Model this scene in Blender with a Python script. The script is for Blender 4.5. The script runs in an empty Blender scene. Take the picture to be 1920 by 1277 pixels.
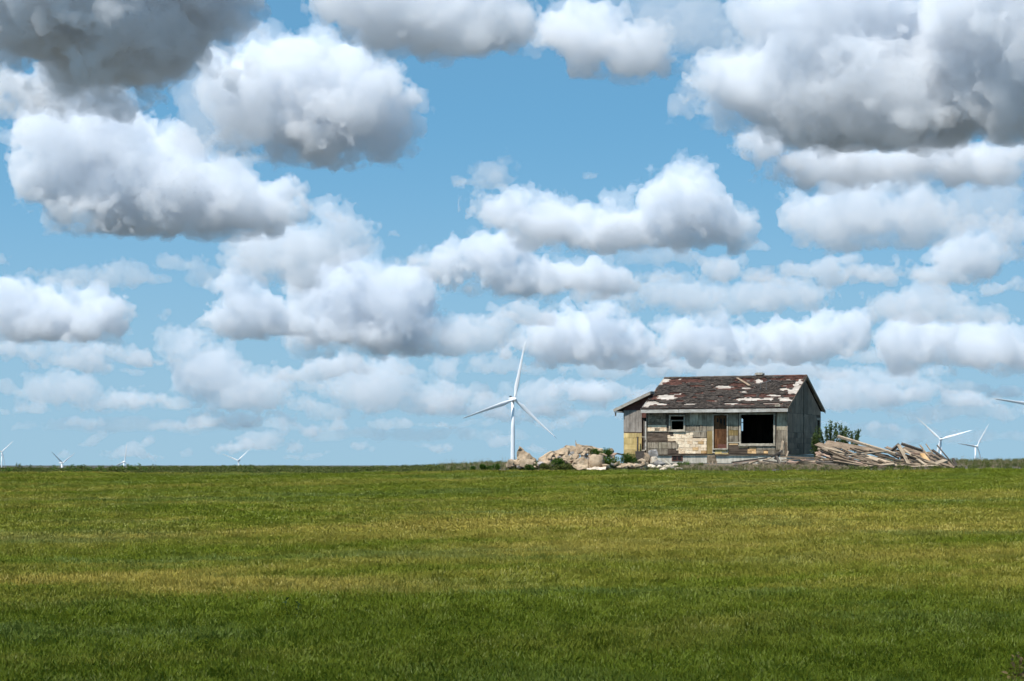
import bpy, bmesh, math, random
import numpy as np
from mathutils import Vector, Matrix, noise as mnoise

random.seed(7)
RNG = np.random.default_rng(11)
scene = bpy.context.scene
COL = scene.collection
R = math.radians

# ------------------------------------------------------------------ camera
FPX = 4000.0            # focal length in photo pixels (75 mm on a 36 mm frame, 1920 px wide)
HZ = 868.0              # photo row of eye level
cam_data = bpy.data.cameras.new("camera")
cam = bpy.data.objects.new("camera", cam_data)
COL.objects.link(cam)
cam.location = (0, 0, 0)
cam.rotation_euler = (R(90), 0, 0)
cam_data.sensor_width = 36.0
cam_data.lens = FPX / 1920.0 * 36.0
cam_data.shift_y = (HZ - 638.5) / 1920.0
cam_data.clip_start = 0.5
cam_data.clip_end = 100000.0
cam_data.dof.use_dof = True
cam_data.dof.focus_distance = 130.0
cam_data.dof.aperture_fstop = 5.6
scene.camera = cam

# ------------------------------------------------------------------ exposure and render settings
scene.render.engine = "CYCLES"
scene.view_settings.view_transform = "Standard"
scene.view_settings.look = "None"
scene.view_settings.exposure = 0.15
scene.view_settings.gamma = 1.0
scene.cycles.use_denoising = True
scene.cycles.max_bounces = 6
scene.cycles.diffuse_bounces = 3
scene.cycles.transmission_bounces = 3
scene.cycles.sample_clamp_indirect = 6.0

# ------------------------------------------------------------------ sun
SUN_AZ = 42.0           # degrees to the left of straight behind the camera
SUN_EL = 59.0
S_DIR = Vector((-math.sin(R(SUN_AZ)) * math.cos(R(SUN_EL)), -math.cos(R(SUN_AZ)) * math.cos(R(SUN_EL)), math.sin(R(SUN_EL))))
sun_data = bpy.data.lights.new("sun", "SUN")
sun_data.energy = 5.0
sun_data.angle = R(0.53)
sun_data.color = (1.0, 0.96, 0.90)
sun = bpy.data.objects.new("sun", sun_data)
COL.objects.link(sun)
sun.rotation_euler = S_DIR.to_track_quat("Z", "Y").to_euler()
scene.cycles.use_adaptive_sampling = True
scene.cycles.adaptive_threshold = 0.03
scene.cycles.adaptive_min_samples = 8

# ------------------------------------------------------------------ sky
def lin(r, g, b):
    def f(c):
        c /= 255.0
        return c / 12.92 if c <= 0.04045 else ((c + 0.055) / 1.055) ** 2.4
    return (f(r), f(g), f(b))


world = bpy.data.worlds.new("World")
scene.world = world
world.use_nodes = True
WT = world.node_tree
WT.nodes.clear()
w_tc = WT.nodes.new("ShaderNodeTexCoord")
w_up = WT.nodes.new("ShaderNodeVectorMath"); w_up.operation = "MULTIPLY_ADD"
w_up.inputs[1].default_value = (1, 1, 0.85); w_up.inputs[2].default_value = (0, 0, 0.22)   # thin prairie air: the blue reaches low
WT.links.new(w_tc.outputs["Generated"], w_up.inputs[0])
w_nm = WT.nodes.new("ShaderNodeVectorMath"); w_nm.operation = "NORMALIZE"
WT.links.new(w_up.outputs[0], w_nm.inputs[0])
sky = WT.nodes.new("ShaderNodeTexSky"); sky.sky_type = "NISHITA"
sky.sun_disc = False
sky.sun_elevation = R(SUN_EL)
sky.sun_rotation = R(180.0 + SUN_AZ)
sky.altitude = 600.0
sky.air_density = 1.0
sky.dust_density = 0.2
sky.ozone_density = 1.5
WT.links.new(w_nm.outputs[0], sky.inputs["Vector"])
w_tint = WT.nodes.new("ShaderNodeMix"); w_tint.data_type = "RGBA"; w_tint.blend_type = "MULTIPLY"
w_tint.inputs[0].default_value = 1.0
w_tint.inputs[7].default_value = (0.72, 1.14, 1.10, 1)
WT.links.new(sky.outputs[0], w_tint.inputs[6])
bg_sky = WT.nodes.new("ShaderNodeBackground")
bg_sky.inputs[1].default_value = 0.135
WT.links.new(w_tint.outputs[2], bg_sky.inputs[0])
# pale air over the horizon, the same all round
w_sep = WT.nodes.new("ShaderNodeSeparateXYZ")
WT.links.new(w_tc.outputs["Generated"], w_sep.inputs[0])
w_rng = WT.nodes.new("ShaderNodeMapRange"); w_rng.interpolation_type = "SMOOTHSTEP"
for i_, v_ in ((1, -0.02), (2, 0.17), (3, 0.90), (4, 0.0)):
    w_rng.inputs[i_].default_value = v_
WT.links.new(w_sep.outputs[2], w_rng.inputs[0])
bg_air = WT.nodes.new("ShaderNodeBackground")
bg_air.inputs[1].default_value = 0.90
bg_air.inputs[0].default_value = (*lin(163, 197, 217), 1)
w_ms = WT.nodes.new("ShaderNodeMixShader")
WT.links.new(w_rng.outputs[0], w_ms.inputs[0])
WT.links.new(bg_sky.outputs[0], w_ms.inputs[1])
WT.links.new(bg_air.outputs[0], w_ms.inputs[2])
w_out = WT.nodes.new("ShaderNodeOutputWorld")
WT.links.new(w_ms.outputs[0], w_out.inputs[0])

# ------------------------------------------------------------------ mesh fields
_LAT = np.random.default_rng(5).random((64, 64, 64)).astype(np.float32)


def vnoise(x, y, z):
    xi = np.floor(x).astype(np.int32); yi = np.floor(y).astype(np.int32); zi = np.floor(z).astype(np.int32)
    fx = (x - xi).astype(np.float32); fy = (y - yi).astype(np.float32); fz = (z - zi).astype(np.float32)
    fx = fx * fx * fx * (fx * (fx * 6 - 15) + 10); fy = fy * fy * fy * (fy * (fy * 6 - 15) + 10); fz = fz * fz * fz * (fz * (fz * 6 - 15) + 10)
    x0 = xi & 63; x1 = (xi + 1) & 63; y0 = yi & 63; y1 = (yi + 1) & 63; z0 = zi & 63; z1 = (zi + 1) & 63
    L = _LAT
    a = L[x0, y0, z0] * (1 - fx) + L[x1, y0, z0] * fx
    b = L[x0, y1, z0] * (1 - fx) + L[x1, y1, z0] * fx
    c = L[x0, y0, z1] * (1 - fx) + L[x1, y0, z1] * fx
    d = L[x0, y1, z1] * (1 - fx) + L[x1, y1, z1] * fx
    return (a * (1 - fy) + b * fy) * (1 - fz) + (c * (1 - fy) + d * fy) * fz


def fbm(x, y, z, octv, rough=0.5, billow=False):
    s = 0.0; a = 1.0; tot = 0.0
    for i in range(octv):
        n = vnoise(x + 17.3 * i, y + 5.1 * i, z + 9.7 * i) - 0.5
        if billow:
            n = np.abs(n) * 2 - 0.27
        s = s + a * n; tot += a
        a *= rough; x = x * 2.03; y = y * 2.03; z = z * 2.03
    return s / tot


def surface_net(F, org, h):
    """closed surface F<0 on a regular grid: vertices and quads (naive surface nets)"""
    nx, ny, nz = F.shape
    S = F < 0
    cnt = np.zeros((nx - 1, ny - 1, nz - 1), np.int8)
    for dx in (0, 1):
        for dy in (0, 1):
            for dz in (0, 1):
                cnt += S[dx:nx - 1 + dx, dy:ny - 1 + dy, dz:nz - 1 + dz]
    act = (cnt > 0) & (cnt < 8)
    idx = np.full(act.shape, -1, np.int64)
    ii = np.argwhere(act)
    idx[act] = np.arange(len(ii))
    acc_p = np.zeros((len(ii), 3)); acc_n = np.zeros(len(ii))
    c = [(a, b, d) for a in (0, 1) for b in (0, 1) for d in (0, 1)]
    for p in c:
        for ax in range(3):
            if p[ax] == 0:
                q = list(p); q[ax] = 1
                f0 = F[ii[:, 0] + p[0], ii[:, 1] + p[1], ii[:, 2] + p[2]]
                f1 = F[ii[:, 0] + q[0], ii[:, 1] + q[1], ii[:, 2] + q[2]]
                m = (f0 < 0) != (f1 < 0)
                t = np.where(m, f0 / np.where(m, f0 - f1, 1), 0)
                pos = np.repeat(np.array([p], float), len(ii), 0); pos[:, ax] += t
                acc_p += pos * m[:, None]; acc_n += m
    V = (ii + acc_p / acc_n[:, None]) * h + org
    quads = []
    for ax in range(3):
        o1, o2 = (ax + 1) % 3, (ax + 2) % 3
        sl0 = [slice(None)] * 3; sl1 = [slice(None)] * 3
        sl0[ax] = slice(0, -1); sl1[ax] = slice(1, None)
        A, B = S[tuple(sl0)], S[tuple(sl1)]
        e = np.argwhere(A != B)
        flip = A[tuple(e.T)]
        ok = (e[:, o1] > 0) & (e[:, o2] > 0)
        e, flip = e[ok], flip[ok]
        def cell(d1, d2):
            k = e.copy(); k[:, o1] += d1; k[:, o2] += d2
            return idx[k[:, 0], k[:, 1], k[:, 2]]
        q = np.stack([cell(-1, -1), cell(0, -1), cell(0, 0), cell(-1, 0)], 1)
        q[~flip] = q[~flip][:, ::-1]
        quads.append(q)
    return V, np.concatenate(quads)


def mesh_np(name, V, Q):
    me = bpy.data.meshes.new(name)
    me.vertices.add(len(V)); me.vertices.foreach_set("co", np.asarray(V, np.float32).ravel())
    n = Q.shape[1]
    me.loops.add(len(Q) * n); me.loops.foreach_set("vertex_index", np.asarray(Q, np.int32).ravel())
    me.polygons.add(len(Q)); me.polygons.foreach_set("loop_start", np.arange(0, len(Q) * n, n, dtype=np.int32))
    me.update(calc_edges=True)
    return me



# ------------------------------------------------------------------ clouds: closed bodies of scattering vapour
def cloud_mat(name, sigma, far=0.0):
    m = bpy.data.materials.new(name)
    m.use_nodes = True
    nt = m.node_tree
    nt.nodes.clear()
    s = nt.nodes.new("ShaderNodeVolumeScatter")
    s.inputs["Color"].default_value = (1, 1, 1, 1)
    s.inputs["Density"].default_value = sigma
    s.inputs["Anisotropy"].default_value = 0.0
    o = nt.nodes.new("ShaderNodeOutputMaterial")
    # a little red and green is lost on the way through: deep cloud turns blue grey
    ab = nt.nodes.new("ShaderNodeVolumeAbsorption")
    ab.inputs["Color"].default_value = (0.0, 0.40, 0.95, 1)
    ab.inputs["Density"].default_value = sigma * (0.030 + 0.012 * far)  # blue tint stands in for airlight, stronger in far clouds
    ad = nt.nodes.new("ShaderNodeAddShader")
    nt.links.new(s.outputs[0], ad.inputs[0]); nt.links.new(ab.outputs[0], ad.inputs[1])
    nt.links.new(ad.outputs[0], o.inputs["Volume"])
    return m


BASE_H = 1200.0
SHADE_SIGMA = 0.008
SHADE_AT = (4.0, -6.0, -3.0)


def main_body(V, Q):
    """drop the crumbs that came loose from a small cloud"""
    if len(V) == 0:
        return V, Q
    lab = np.arange(len(V))
    while True:
        old = lab.copy()
        np.minimum.at(lab, Q.ravel(), np.repeat(lab[Q].min(1), 4))
        lab = lab[lab]
        if (lab == old).all():
            break
    big = np.bincount(lab).argmax()
    keep = lab == big
    new = np.cumsum(keep) - 1
    return V[keep], new[Q[keep[Q[:, 0]]]]


def cloud_field(puffs, base, seed, cell, amp, sub, deep, grow=0.0):
    rnd = np.random.default_rng(seed)
    cell = cell * 1.17
    el = []
    for (x, y, rx, ru, rd) in puffs:
        ry = 0.5 * (ru + rd)
        dep = deep * min(rx, 1.7 * ry)
        cy = rnd.uniform(-.4, .4) * dep
        el.append((x, cy, y, rx, dep, ru, rd))
        for k in range(sub):
            a = rnd.uniform(0, 2 * math.pi); w = rnd.uniform(-0.25, 1.0)
            s = math.sqrt(max(0, 1 - w * w))
            r = rnd.uniform(.16, .42) * min(rx, ry * 1.4)
            el.append((x + rx * .86 * s * math.cos(a), cy + dep * .86 * s * math.sin(a), y - ru * .86 * w if w > 0 else y - rd * .86 * w, r, r, r, r * .8))
    E = np.array(el)
    ns = float(np.clip(0.8 * np.median([(p[3] + p[4]) / 2 for p in puffs]), 24, 80))
    mg = 10 + 34 * amp * ns / 44 + grow * 2
    lo = np.array([(E[:, 0] - E[:, 3]).min() - mg, (E[:, 1] - E[:, 4]).min() - mg, (E[:, 2] - E[:, 5]).min() - mg])
    hi = np.array([(E[:, 0] + E[:, 3]).max() + mg, (E[:, 1] + E[:, 4]).max() + mg, min((E[:, 2] + E[:, 6]).max() + mg, base + 30)])
    h = np.array([cell * .93, cell * 1.9, cell * .93])
    g = [np.arange(lo[i], hi[i], h[i], dtype=np.float32) for i in range(3)]
    sh = tuple(len(a) for a in g)
    o = seed * 13.7
    # slow warp on a coarse grid
    st = 6
    cg = [np.append(a[::st], a[-1] + h[i] * st).astype(np.float32) for i, a in enumerate(g)]
    CX, CY, CZ = np.meshgrid(*cg, indexing="ij")
    sc = 1 / 60.0

    def up(A):
        for ax in range(3):
            n = sh[ax]
            t = np.arange(n) / st
            i0 = np.minimum(t.astype(int), A.shape[ax] - 2); f = (t - i0).astype(np.float32)
            shp = [1, 1, 1]; shp[ax] = n
            f = f.reshape(shp)
            A = np.take(A, i0, ax) * (1 - f) + np.take(A, i0 + 1, ax) * f
        return A
    wx = up(fbm(CX * sc + o, CY * sc, CZ * sc, 2)); wz = up(fbm(CX * sc, CY * sc + o, CZ * sc + 31.0, 2))
    X = g[0][:, None, None] + wx * 50 * min(1, amp * 1.4); Y = g[1][None, :, None]; Z = g[2][None, None, :] + wz * 42 * min(1, amp * 1.4)
    D = np.full(sh, 60.0, np.float32)
    k = 4.0
    pad = 34
    for (cx, cy, cz, rx, ry, ru, rd) in el:
        sl = tuple(slice(max(0, int((c - r0 - pad - lo[i]) / h[i])), max(0, int((c + r1 + pad - lo[i]) / h[i]) + 2)) for i, (c, r0, r1) in enumerate(((cx, rx, rx), (cy, ry, ry), (cz, ru, rd))))
        d_ = D[sl]
        if d_.size == 0:
            continue
        dz = Z[sl] - cz
        q = np.sqrt(((X[sl] - cx) / rx) ** 2 + ((Y[:, sl[1]] - cy) / ry) ** 2 + np.where(dz < 0, dz / ru, dz / rd) ** 2)
        d = (q - 1) * min(rx, ru, ry)
        hh = np.clip(0.5 + 0.5 * (d_ - d) / k, 0, 1)
        D[sl] = d_ * (1 - hh) + d * hh - k * hh * (1 - hh)
    D -= grow
    band = np.argwhere(np.abs(D) < 10 + 34 * amp * ns / 44)
    bi = tuple(band.T)
    bx, by, bz = g[0][band[:, 0]], g[1][band[:, 1]], g[2][band[:, 2]]
    n1 = fbm(bx / ns + o, by / ns, bz / ns, 6, 0.66)
    n2 = fbm(bx / 16 + o, by / 16, bz / 16, 3, 0.6)
    D[bi] += (n1 * 110 * ns / 44 + 3.0) * amp
    fb = (g[2][None, None, :] - base) + up(30 * fbm(CX / 46, CY / 46 + o, CZ / 46, 3))
    fb[bi] += n2 * 26
    F = np.maximum(D, fb)
    F[0] = F[-1] = 9; F[:, 0] = F[:, -1] = 9; F[:, :, 0] = F[:, :, -1] = 9
    return main_body(*surface_net(F, lo, h))


def at_sky(px, py, y):
    return ((px - 960.0) / FPX * y, y, (HZ - py) / FPX * y)


def place(V, dist):
    u = dist / FPX
    P = np.empty_like(V)
    P[:, 0] = (V[:, 0] - 960) * u
    P[:, 1] = dist + V[:, 1] * u
    P[:, 2] = (HZ - V[:, 2]) * u
    return P


N_TRI = [0]


def make_cloud(label, puffs, base, dens=1.0, seed=0, cell=3.6, amp=1.0, sub=12, deep=0.85, veil=0.0, dist=None, group="cumulus clouds in the summer sky"):
    d = dist or min(42000.0, BASE_H / ((HZ - base) / FPX))
    V, Q = cloud_field(puffs, base, seed, cell, amp, sub, deep)
    P = place(V, d)
    org = P.mean(0)
    ob = bpy.data.objects.new("cloud", mesh_np("cloud", P - org, Q[:, ::-1]))
    ob.location = org
    ob.data.materials.append(cloud_mat("cloud_vapour", 0.045 * dens * float(np.interp(d, [6000, 9000, 13000, 26000, 42000], [.80, .75, .70, .72, .62])) / (d / FPX), min(1.0, d / 26000.0)))
    COL.objects.link(ob)
    ob["label"] = label; ob["category"] = "cloud"; ob["group"] = group
    N_TRI[0] += len(Q) * 2
    if veil:
        V, Q = cloud_field(puffs, base + 6, seed + 50, cell * 1.25, amp * 1.5, sub, deep, grow=3.0)
        v = bpy.data.objects.new("thin_fringe", mesh_np("thin_fringe", place(V, d) - org, Q[:, ::-1]))
        v.data.materials.append(cloud_mat("cloud_fringe", 0.045 * veil / (d / FPX), min(1.0, d / 26000.0)))
        COL.objects.link(v)
        v.parent = ob
        N_TRI[0] += len(Q) * 2
    return ob


scene.cycles.volume_bounces = 11
scene.cycles.max_bounces = 12

CLOUDS = [
    # high, near
    ("dark slate grey cloud filling the top left corner", [(140, -70, 260, 170, 190), (330, -30, 130, 140, 120), (235, 50, 150, 120, 100)], 168, dict(seed=1, cell=4.5, veil=.25, deep=1.2, dens=.7, sub=8)),
    ("pale grey puff at the left edge under the dark corner cloud", [(70, 165, 105, 44, 60), (190, 195, 95, 36, 36)], 235, dict(seed=2, cell=4, dens=.5)),
    ("bright heaped cumulus right of the dark corner cloud", [(470, 175, 85, 90, 90), (570, 125, 75, 60, 80), (645, 190, 105, 90, 100), (712, 240, 66, 70, 65), (600, 245, 130, 60, 60)], 312, dict(seed=3, veil=.3, dens=.75)),
    ("long grey and white cloud sloping down over the left side", [(150, 250, 125, 60, 80), (290, 300, 80, 60, 70), (115, 335, 80, 60, 60), (270, 375, 170, 65, 70), (435, 392, 115, 52, 55), (370, 330, 65, 40, 60)], 440, dict(seed=4, veil=.3, dens=.8)),
    ("soft grey cloud cut off by the middle of the top edge", [(790, 0, 180, 90, 90), (885, 50, 110, 60, 60), (690, -10, 90, 50, 50)], 112, dict(seed=5, cell=4.5, dens=.5, veil=.2)),
    ("small rounded white cloud near the top right of centre", [(1090, 62, 72, 56, 70), (1185, 95, 75, 42, 50)], 150, dict(seed=6, dens=.7, veil=.2)),
    ("huge white cumulus with grey base at the upper right", [(1560, 60, 160, 160, 180), (1430, 150, 110, 62, 60), (1700, 180, 160, 120, 90), (1600, 210, 190, 90, 65), (1345, 172, 50, 24, 28)], 285, dict(seed=7, cell=4.2, veil=.25, dens=.6, sub=9)),
    ("dark grey cloud filling the top right corner", [(1930, 20, 200, 240, 240), (1860, 180, 110, 130, 90)], 285, dict(seed=8, cell=5, dens=.6, deep=1.3, sub=8)),
    ("grey layered cloud under the huge white cumulus", [(1440, 270, 55, 38, 40), (1600, 305, 170, 40, 45), (1800, 305, 150, 44, 45)], 352, dict(seed=9, dens=.7, veil=.2)),
    ("slate blue cloud below the layered cloud on the right", [(1580, 400, 105, 65, 75), (1690, 415, 105, 55, 55), (1620, 350, 110, 30, 40)], 468, dict(seed=10, dens=.5)),
    ("white peaked cumulus high over the house ridge", [(1280, 385, 80, 55, 70), (1290, 345, 42, 32, 50), (1345, 425, 62, 50, 45), (1150, 430, 130, 40, 45), (1030, 412, 95, 46, 45), (950, 395, 55, 28, 36)], 474, dict(seed=11, veil=.3, dens=.85)),
    ("white cloud with long flat grey base over the turbine", [(930, 482, 66, 45, 45), (850, 492, 75, 28, 30), (1000, 520, 140, 34, 36), (1115, 525, 75, 38, 36)], 556, dict(seed=12, veil=.2)),
    ("tiny white puff between the upper and middle clouds", [(920, 320, 42, 30, 28), (880, 345, 46, 18, 18)], 352, dict(seed=13, dens=.35, cell=3)),
    ("thin grey wisp beside the bright heaped cumulus", [(540, 322, 34, 26, 26), (470, 305, 60, 20, 20)], 348, dict(seed=14, dens=.3, cell=3)),
    # middle
    ("blue grey tower top behind the billowing left cumulus", [(540, 470, 110, 60, 70), (640, 440, 60, 45, 60), (610, 402, 44, 20, 24)], 570, dict(seed=15, dens=.45)),
    ("white anvil shaped cloud left of the billowing cumulus", [(450, 540, 45, 50, 60), (480, 595, 85, 55, 40), (545, 612, 60, 30, 24)], 634, dict(seed=16, cell=3)),
    ("billowing white cumulus left of the turbine", [(640, 560, 95, 85, 80), (665, 495, 40, 32, 40), (745, 560, 78, 62, 80), (650, 620, 130, 40, 40), (725, 635, 85, 40, 40)], 668, dict(seed=17, cell=3, veil=.2)),
    ("long thin grey cloud low over the left field", [(180, 520, 125, 20, 22), (240, 508, 60, 20, 24)], 540, dict(seed=18, dens=.4, cell=3, amp=.7)),
    ("small grey cloud right of the long thin one", [(345, 492, 48, 18, 18), (390, 520, 30, 20, 24)], 545, dict(seed=19, dens=.35, cell=3, amp=.7)),
    ("pale scrap of cloud at the left edge", [(5, 490, 28, 14, 14)], 506, dict(seed=20, dens=.4, cell=3, amp=.7)),
    ("white cumulus bank at the left edge", [(60, 590, 95, 55, 50), (170, 605, 75, 58, 45), (30, 555, 60, 26, 30)], 642, dict(seed=21, cell=3, veil=.2)),
    ("flat pale cloud under the left cumulus bank", [(150, 672, 95, 30, 30), (40, 652, 70, 20, 22)], 700, dict(seed=22, dens=.6, cell=3)),
    ("blue grey row of cloud above the house roof", [(1300, 560, 125, 36, 36), (1450, 560, 110, 40, 34), (1240, 530, 50, 18, 30)], 592, dict(seed=23, dens=.5, cell=3)),
    ("small white cloud right of the peaked cumulus", [(1355, 500, 52, 30, 28), (1400, 510, 40, 18, 18)], 528, dict(seed=24, dens=.7, cell=3)),
    ("grey white oval cloud under the slate blue cloud", [(1550, 508, 60, 32, 32), (1500, 500, 40, 18, 18)], 540, dict(seed=25, dens=.6, cell=3)),
    ("white cloud leaning right near the right edge", [(1815, 488, 72, 52, 46), (1860, 445, 32, 42, 34), (1775, 520, 66, 28, 26)], 538, dict(seed=26, dens=.7, cell=3)),
    ("white scrap of cloud on the right edge", [(1912, 478, 30, 22, 22), (1905, 425, 55, 26, 30)], 500, dict(seed=27, dens=.5, cell=3)),
    ("blue grey cloud right of the house chimney", [(1720, 572, 105, 46, 38), (1800, 590, 90, 26, 26)], 606, dict(seed=28, dens=.5, cell=3)),
    # low
    ("white topped cumulus bank behind the turbine blade", [(1090, 620, 95, 44, 60), (1160, 640, 80, 30, 50), (1025, 650, 78, 24, 40), (1130, 675, 120, 22, 24)], 694, dict(seed=29, cell=3)),
    ("low blue grey bank left of the turbine", [(870, 630, 105, 38, 36), (940, 605, 50, 26, 36), (805, 650, 78, 28, 30)], 668, dict(seed=30, dens=.6, cell=3)),
    ("white cumulus bank directly above the roof", [(1330, 640, 95, 52, 45), (1480, 640, 105, 48, 45), (1575, 625, 62, 42, 45)], 688, dict(seed=31, cell=3)),
    ("low cumulus bank at the right edge", [(1720, 640, 80, 44, 55), (1850, 650, 92, 48, 50), (1900, 690, 70, 24, 20)], 704, dict(seed=32, cell=3, dens=.8)),
    ("low cumulus slope on the left behind the field", [(350, 642, 50, 30, 60), (385, 700, 75, 60, 60), (470, 735, 85, 40, 40), (300, 758, 150, 20, 20)], 770, dict(seed=33, cell=3, dens=.6)),
    ("low blue bank between turbine and left slope", [(700, 720, 80, 52, 55), (800, 745, 78, 38, 36), (835, 690, 40, 24, 24), (620, 770, 90, 18, 18)], 782, dict(seed=34, cell=3, dens=.5)),
    ("low pale cloud over the far left turbines", [(120, 738, 85, 34, 26), (210, 755, 100, 22, 22)], 768, dict(seed=35, cell=3, dens=.5)),
    ("flat white strip of cloud just above the roof ridge", [(1290, 692, 150, 20, 22), (1480, 700, 110, 28, 22), (1130, 692, 100, 18, 20)], 714, dict(seed=36, cell=3, dens=.6)),
    ("pale cloud behind the gable end", [(1600, 735, 90, 42, 36), (1690, 705, 85, 26, 40)], 775, dict(seed=37, cell=3, dens=.5)),
    ("pale cloud behind the turbine hub", [(1020, 742, 75, 32, 30), (1115, 745, 55, 28, 24)], 770, dict(seed=38, cell=3, dens=.5)),
    ("pale flat cloud behind the right turbines", [(1850, 770, 90, 24, 22), (1740, 780, 70, 18, 18)], 792, dict(seed=39, cell=3, dens=.4)),
]
CLOUDS += [
    ("thin grey blue veil beside the rounded white cloud at the top", [(1300, 55, 150, 50, 60), (1250, 5, 100, 40, 40)], 125, dict(seed=60, dens=.16, cell=4.5, amp=.8)),
    ("thin grey veil hanging under the bright heaped cumulus", [(420, 250, 90, 60, 40), (380, 180, 60, 60, 60)], 300, dict(seed=61, dens=.2, cell=4.5, amp=.8)),
    ("thin blue grey veil under the peaked cumulus", [(1240, 482, 130, 20, 22)], 508, dict(seed=62, dens=.3, cell=3.5, amp=.7)),
    ("thin blue grey veil right of the slate blue cloud", [(1800, 400, 120, 50, 40), (1880, 370, 70, 40, 40)], 445, dict(seed=63, dens=.22, cell=4, amp=.8)),
    ("white flat based cumulus low behind the left field", [(620, 690, 70, 30, 22), (560, 700, 60, 20, 18)], 716, dict(seed=70, dens=.8, cell=3)),
    ("small flat based cumulus low at the far left", [(250, 668, 60, 24, 18), (310, 676, 40, 14, 12)], 688, dict(seed=71, dens=.7, cell=3)),
    ("flat based cumulus row low behind the large turbine's tower", [(900, 770, 90, 22, 16), (1010, 778, 70, 16, 14)], 790, dict(seed=72, dens=.8, cell=3)),
    ("flat based cumulus row behind the lean-to roof", [(1130, 735, 90, 26, 18), (1210, 742, 50, 16, 14)], 756, dict(seed=73, dens=.8, cell=3)),
    ("flat based cumulus row above the right turbines", [(1700, 742, 110, 24, 18), (1800, 752, 80, 18, 14)], 766, dict(seed=74, dens=.8, cell=3)),
    ("white cumulus between the middle rows right of the turbine", [(1010, 590, 60, 24, 20), (960, 600, 40, 14, 12)], 612, dict(seed=75, dens=.8, cell=3)),
    ("white cumulus between the middle rows at the right", [(1640, 520, 60, 22, 18), (1700, 512, 40, 18, 16)], 542, dict(seed=76, dens=.7, cell=3)),
    ("flat based cumulus row low behind the left turbines", [(420, 790, 110, 18, 14), (330, 796, 60, 14, 12)], 806, dict(seed=77, dens=.8, cell=3)),
    ("pale veil low behind the left turbines", [(250, 800, 260, 16, 14)], 818, dict(seed=64, dens=.3, cell=3.5, amp=.5)),
    ("pale veil low behind the large turbine", [(760, 815, 300, 14, 14)], 832, dict(seed=65, dens=.3, cell=3.5, amp=.5)),
    ("pale veil low behind the lumber heap", [(1700, 815, 260, 16, 14)], 834, dict(seed=66, dens=.3, cell=3.5, amp=.5)),
]
made = [make_cloud(lab, pf, bs, **kw) for lab, pf, bs, kw in CLOUDS]


# scraps of far cumulus between the larger clouds and the horizon
SHAPES = ([(0, 0, 46, 15, 12), (30, 6, 36, 10, 8)], [(0, 0, 34, 18, 12), (-25, 6, 30, 9, 8), (40, 8, 26, 8, 7)], [(0, 2, 60, 9, 8)], [(0, -2, 26, 15, 12)], [(0, 0, 70, 13, 10), (-45, -3, 30, 14, 10)])
SCRAPS = [(490, 832, 1, 1.15), (440, 838, 0, .8), (928, 828, 0, .8), (690, 843, 2, .8), (283, 834, 3, .7), (180, 832, 3, .6), (236, 852, 1, .9), (60, 770, 0, .9), (310, 800, 2, .9), (150, 800, 2, .8), (560, 806, 4, .8),
          (640, 800, 0, .9), (760, 796, 4, .9), (860, 790, 2, .9), (1060, 800, 0, .9), (1130, 780, 4, .8), (1000, 836, 2, .7), (820, 842, 2, .8), (560, 852, 2, .7), (340, 850, 0, .5), (90, 850, 2, .6), (1640, 800, 4, .8), (1700, 842, 2, .7),
          (1790, 736, 4, .9), (1890, 736, 0, 1.0), (1560, 790, 2, .8), (1210, 745, 0, 1.0), (880, 745, 0, 1.1), (590, 722, 0, .9), (255, 700, 2, .9), (560, 760, 4, .9), (20, 730, 3, 1.0), (1265, 690, 3, 1.1), (1640, 668, 0, 1.1), (960, 690, 4, 1.1),
          (760, 690, 3, 1.1), (1100, 330, 3, .5), (730, 445, 3, .5), (640, 412, 3, .7), (1240, 525, 0, 1.0), (1420, 470, 3, .8), (1460, 530, 0, .9), (1660, 520, 4, .9), (870, 345, 0, .7), (310, 590, 2, .6), (330, 610, 0, .5), (1880, 540, 0, 1.1), (1780, 545, 3, 1.0), (1130, 560, 4, 1.0)]
for i, (x, y, k, sc_) in enumerate(SCRAPS):
    fl = -1 if i % 2 else 1
    pf = [(x + fl * a_ * sc_, y + b_ * sc_, rx_ * sc_, ru_ * sc_ * 1.15, rd_ * sc_) for a_, b_, rx_, ru_, rd_ in SHAPES[k]]
    o = make_cloud("%s scrap of cloud %s, %s of the sky" % ("tiny faint" if y < 560 else "long flat" if k == 2 else "rounded" if k == 3 else "ragged", "close over the skyline" if y > 810 else "in the lowest rows" if y > 720 else "between the middle clouds" if y > 560 else "between the high clouds", "on the far left" if x < 250 else "on the left" if x < 560 else "left of the middle" if x < 860 else "in the middle" if x < 1100 else "over the house" if x < 1500 else "on the right"), pf, y + 13 * sc_, dens=.55, seed=200 + i, cell=2.2, amp=.7, sub=5, veil=0.0,
                   dist=30000.0 if y > 600 else 14000.0, group="small cloud scraps low in the sky" if y > 560 else "tiny cloud scraps high in the sky")
    o.name = "cloud_scrap"


def copy_cloud(src, turn, shift, label):
    """the same kind of cloud elsewhere under the same sky: turned about the viewer, moved out or in at the same base height"""
    rot = Matrix.Rotation(R(turn), 4, "Z")
    c = src.copy(); COL.objects.link(c)
    p = rot @ src.location
    c.location = (p.x * shift, p.y * shift, src.location.z)
    c.rotation_euler = (0, 0, R(turn))
    c["label"] = label
    c["group"] = "clouds around and behind the viewer"
    for ch in src.children:
        k = ch.copy(); COL.objects.link(k); k.parent = c
    return c


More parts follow.
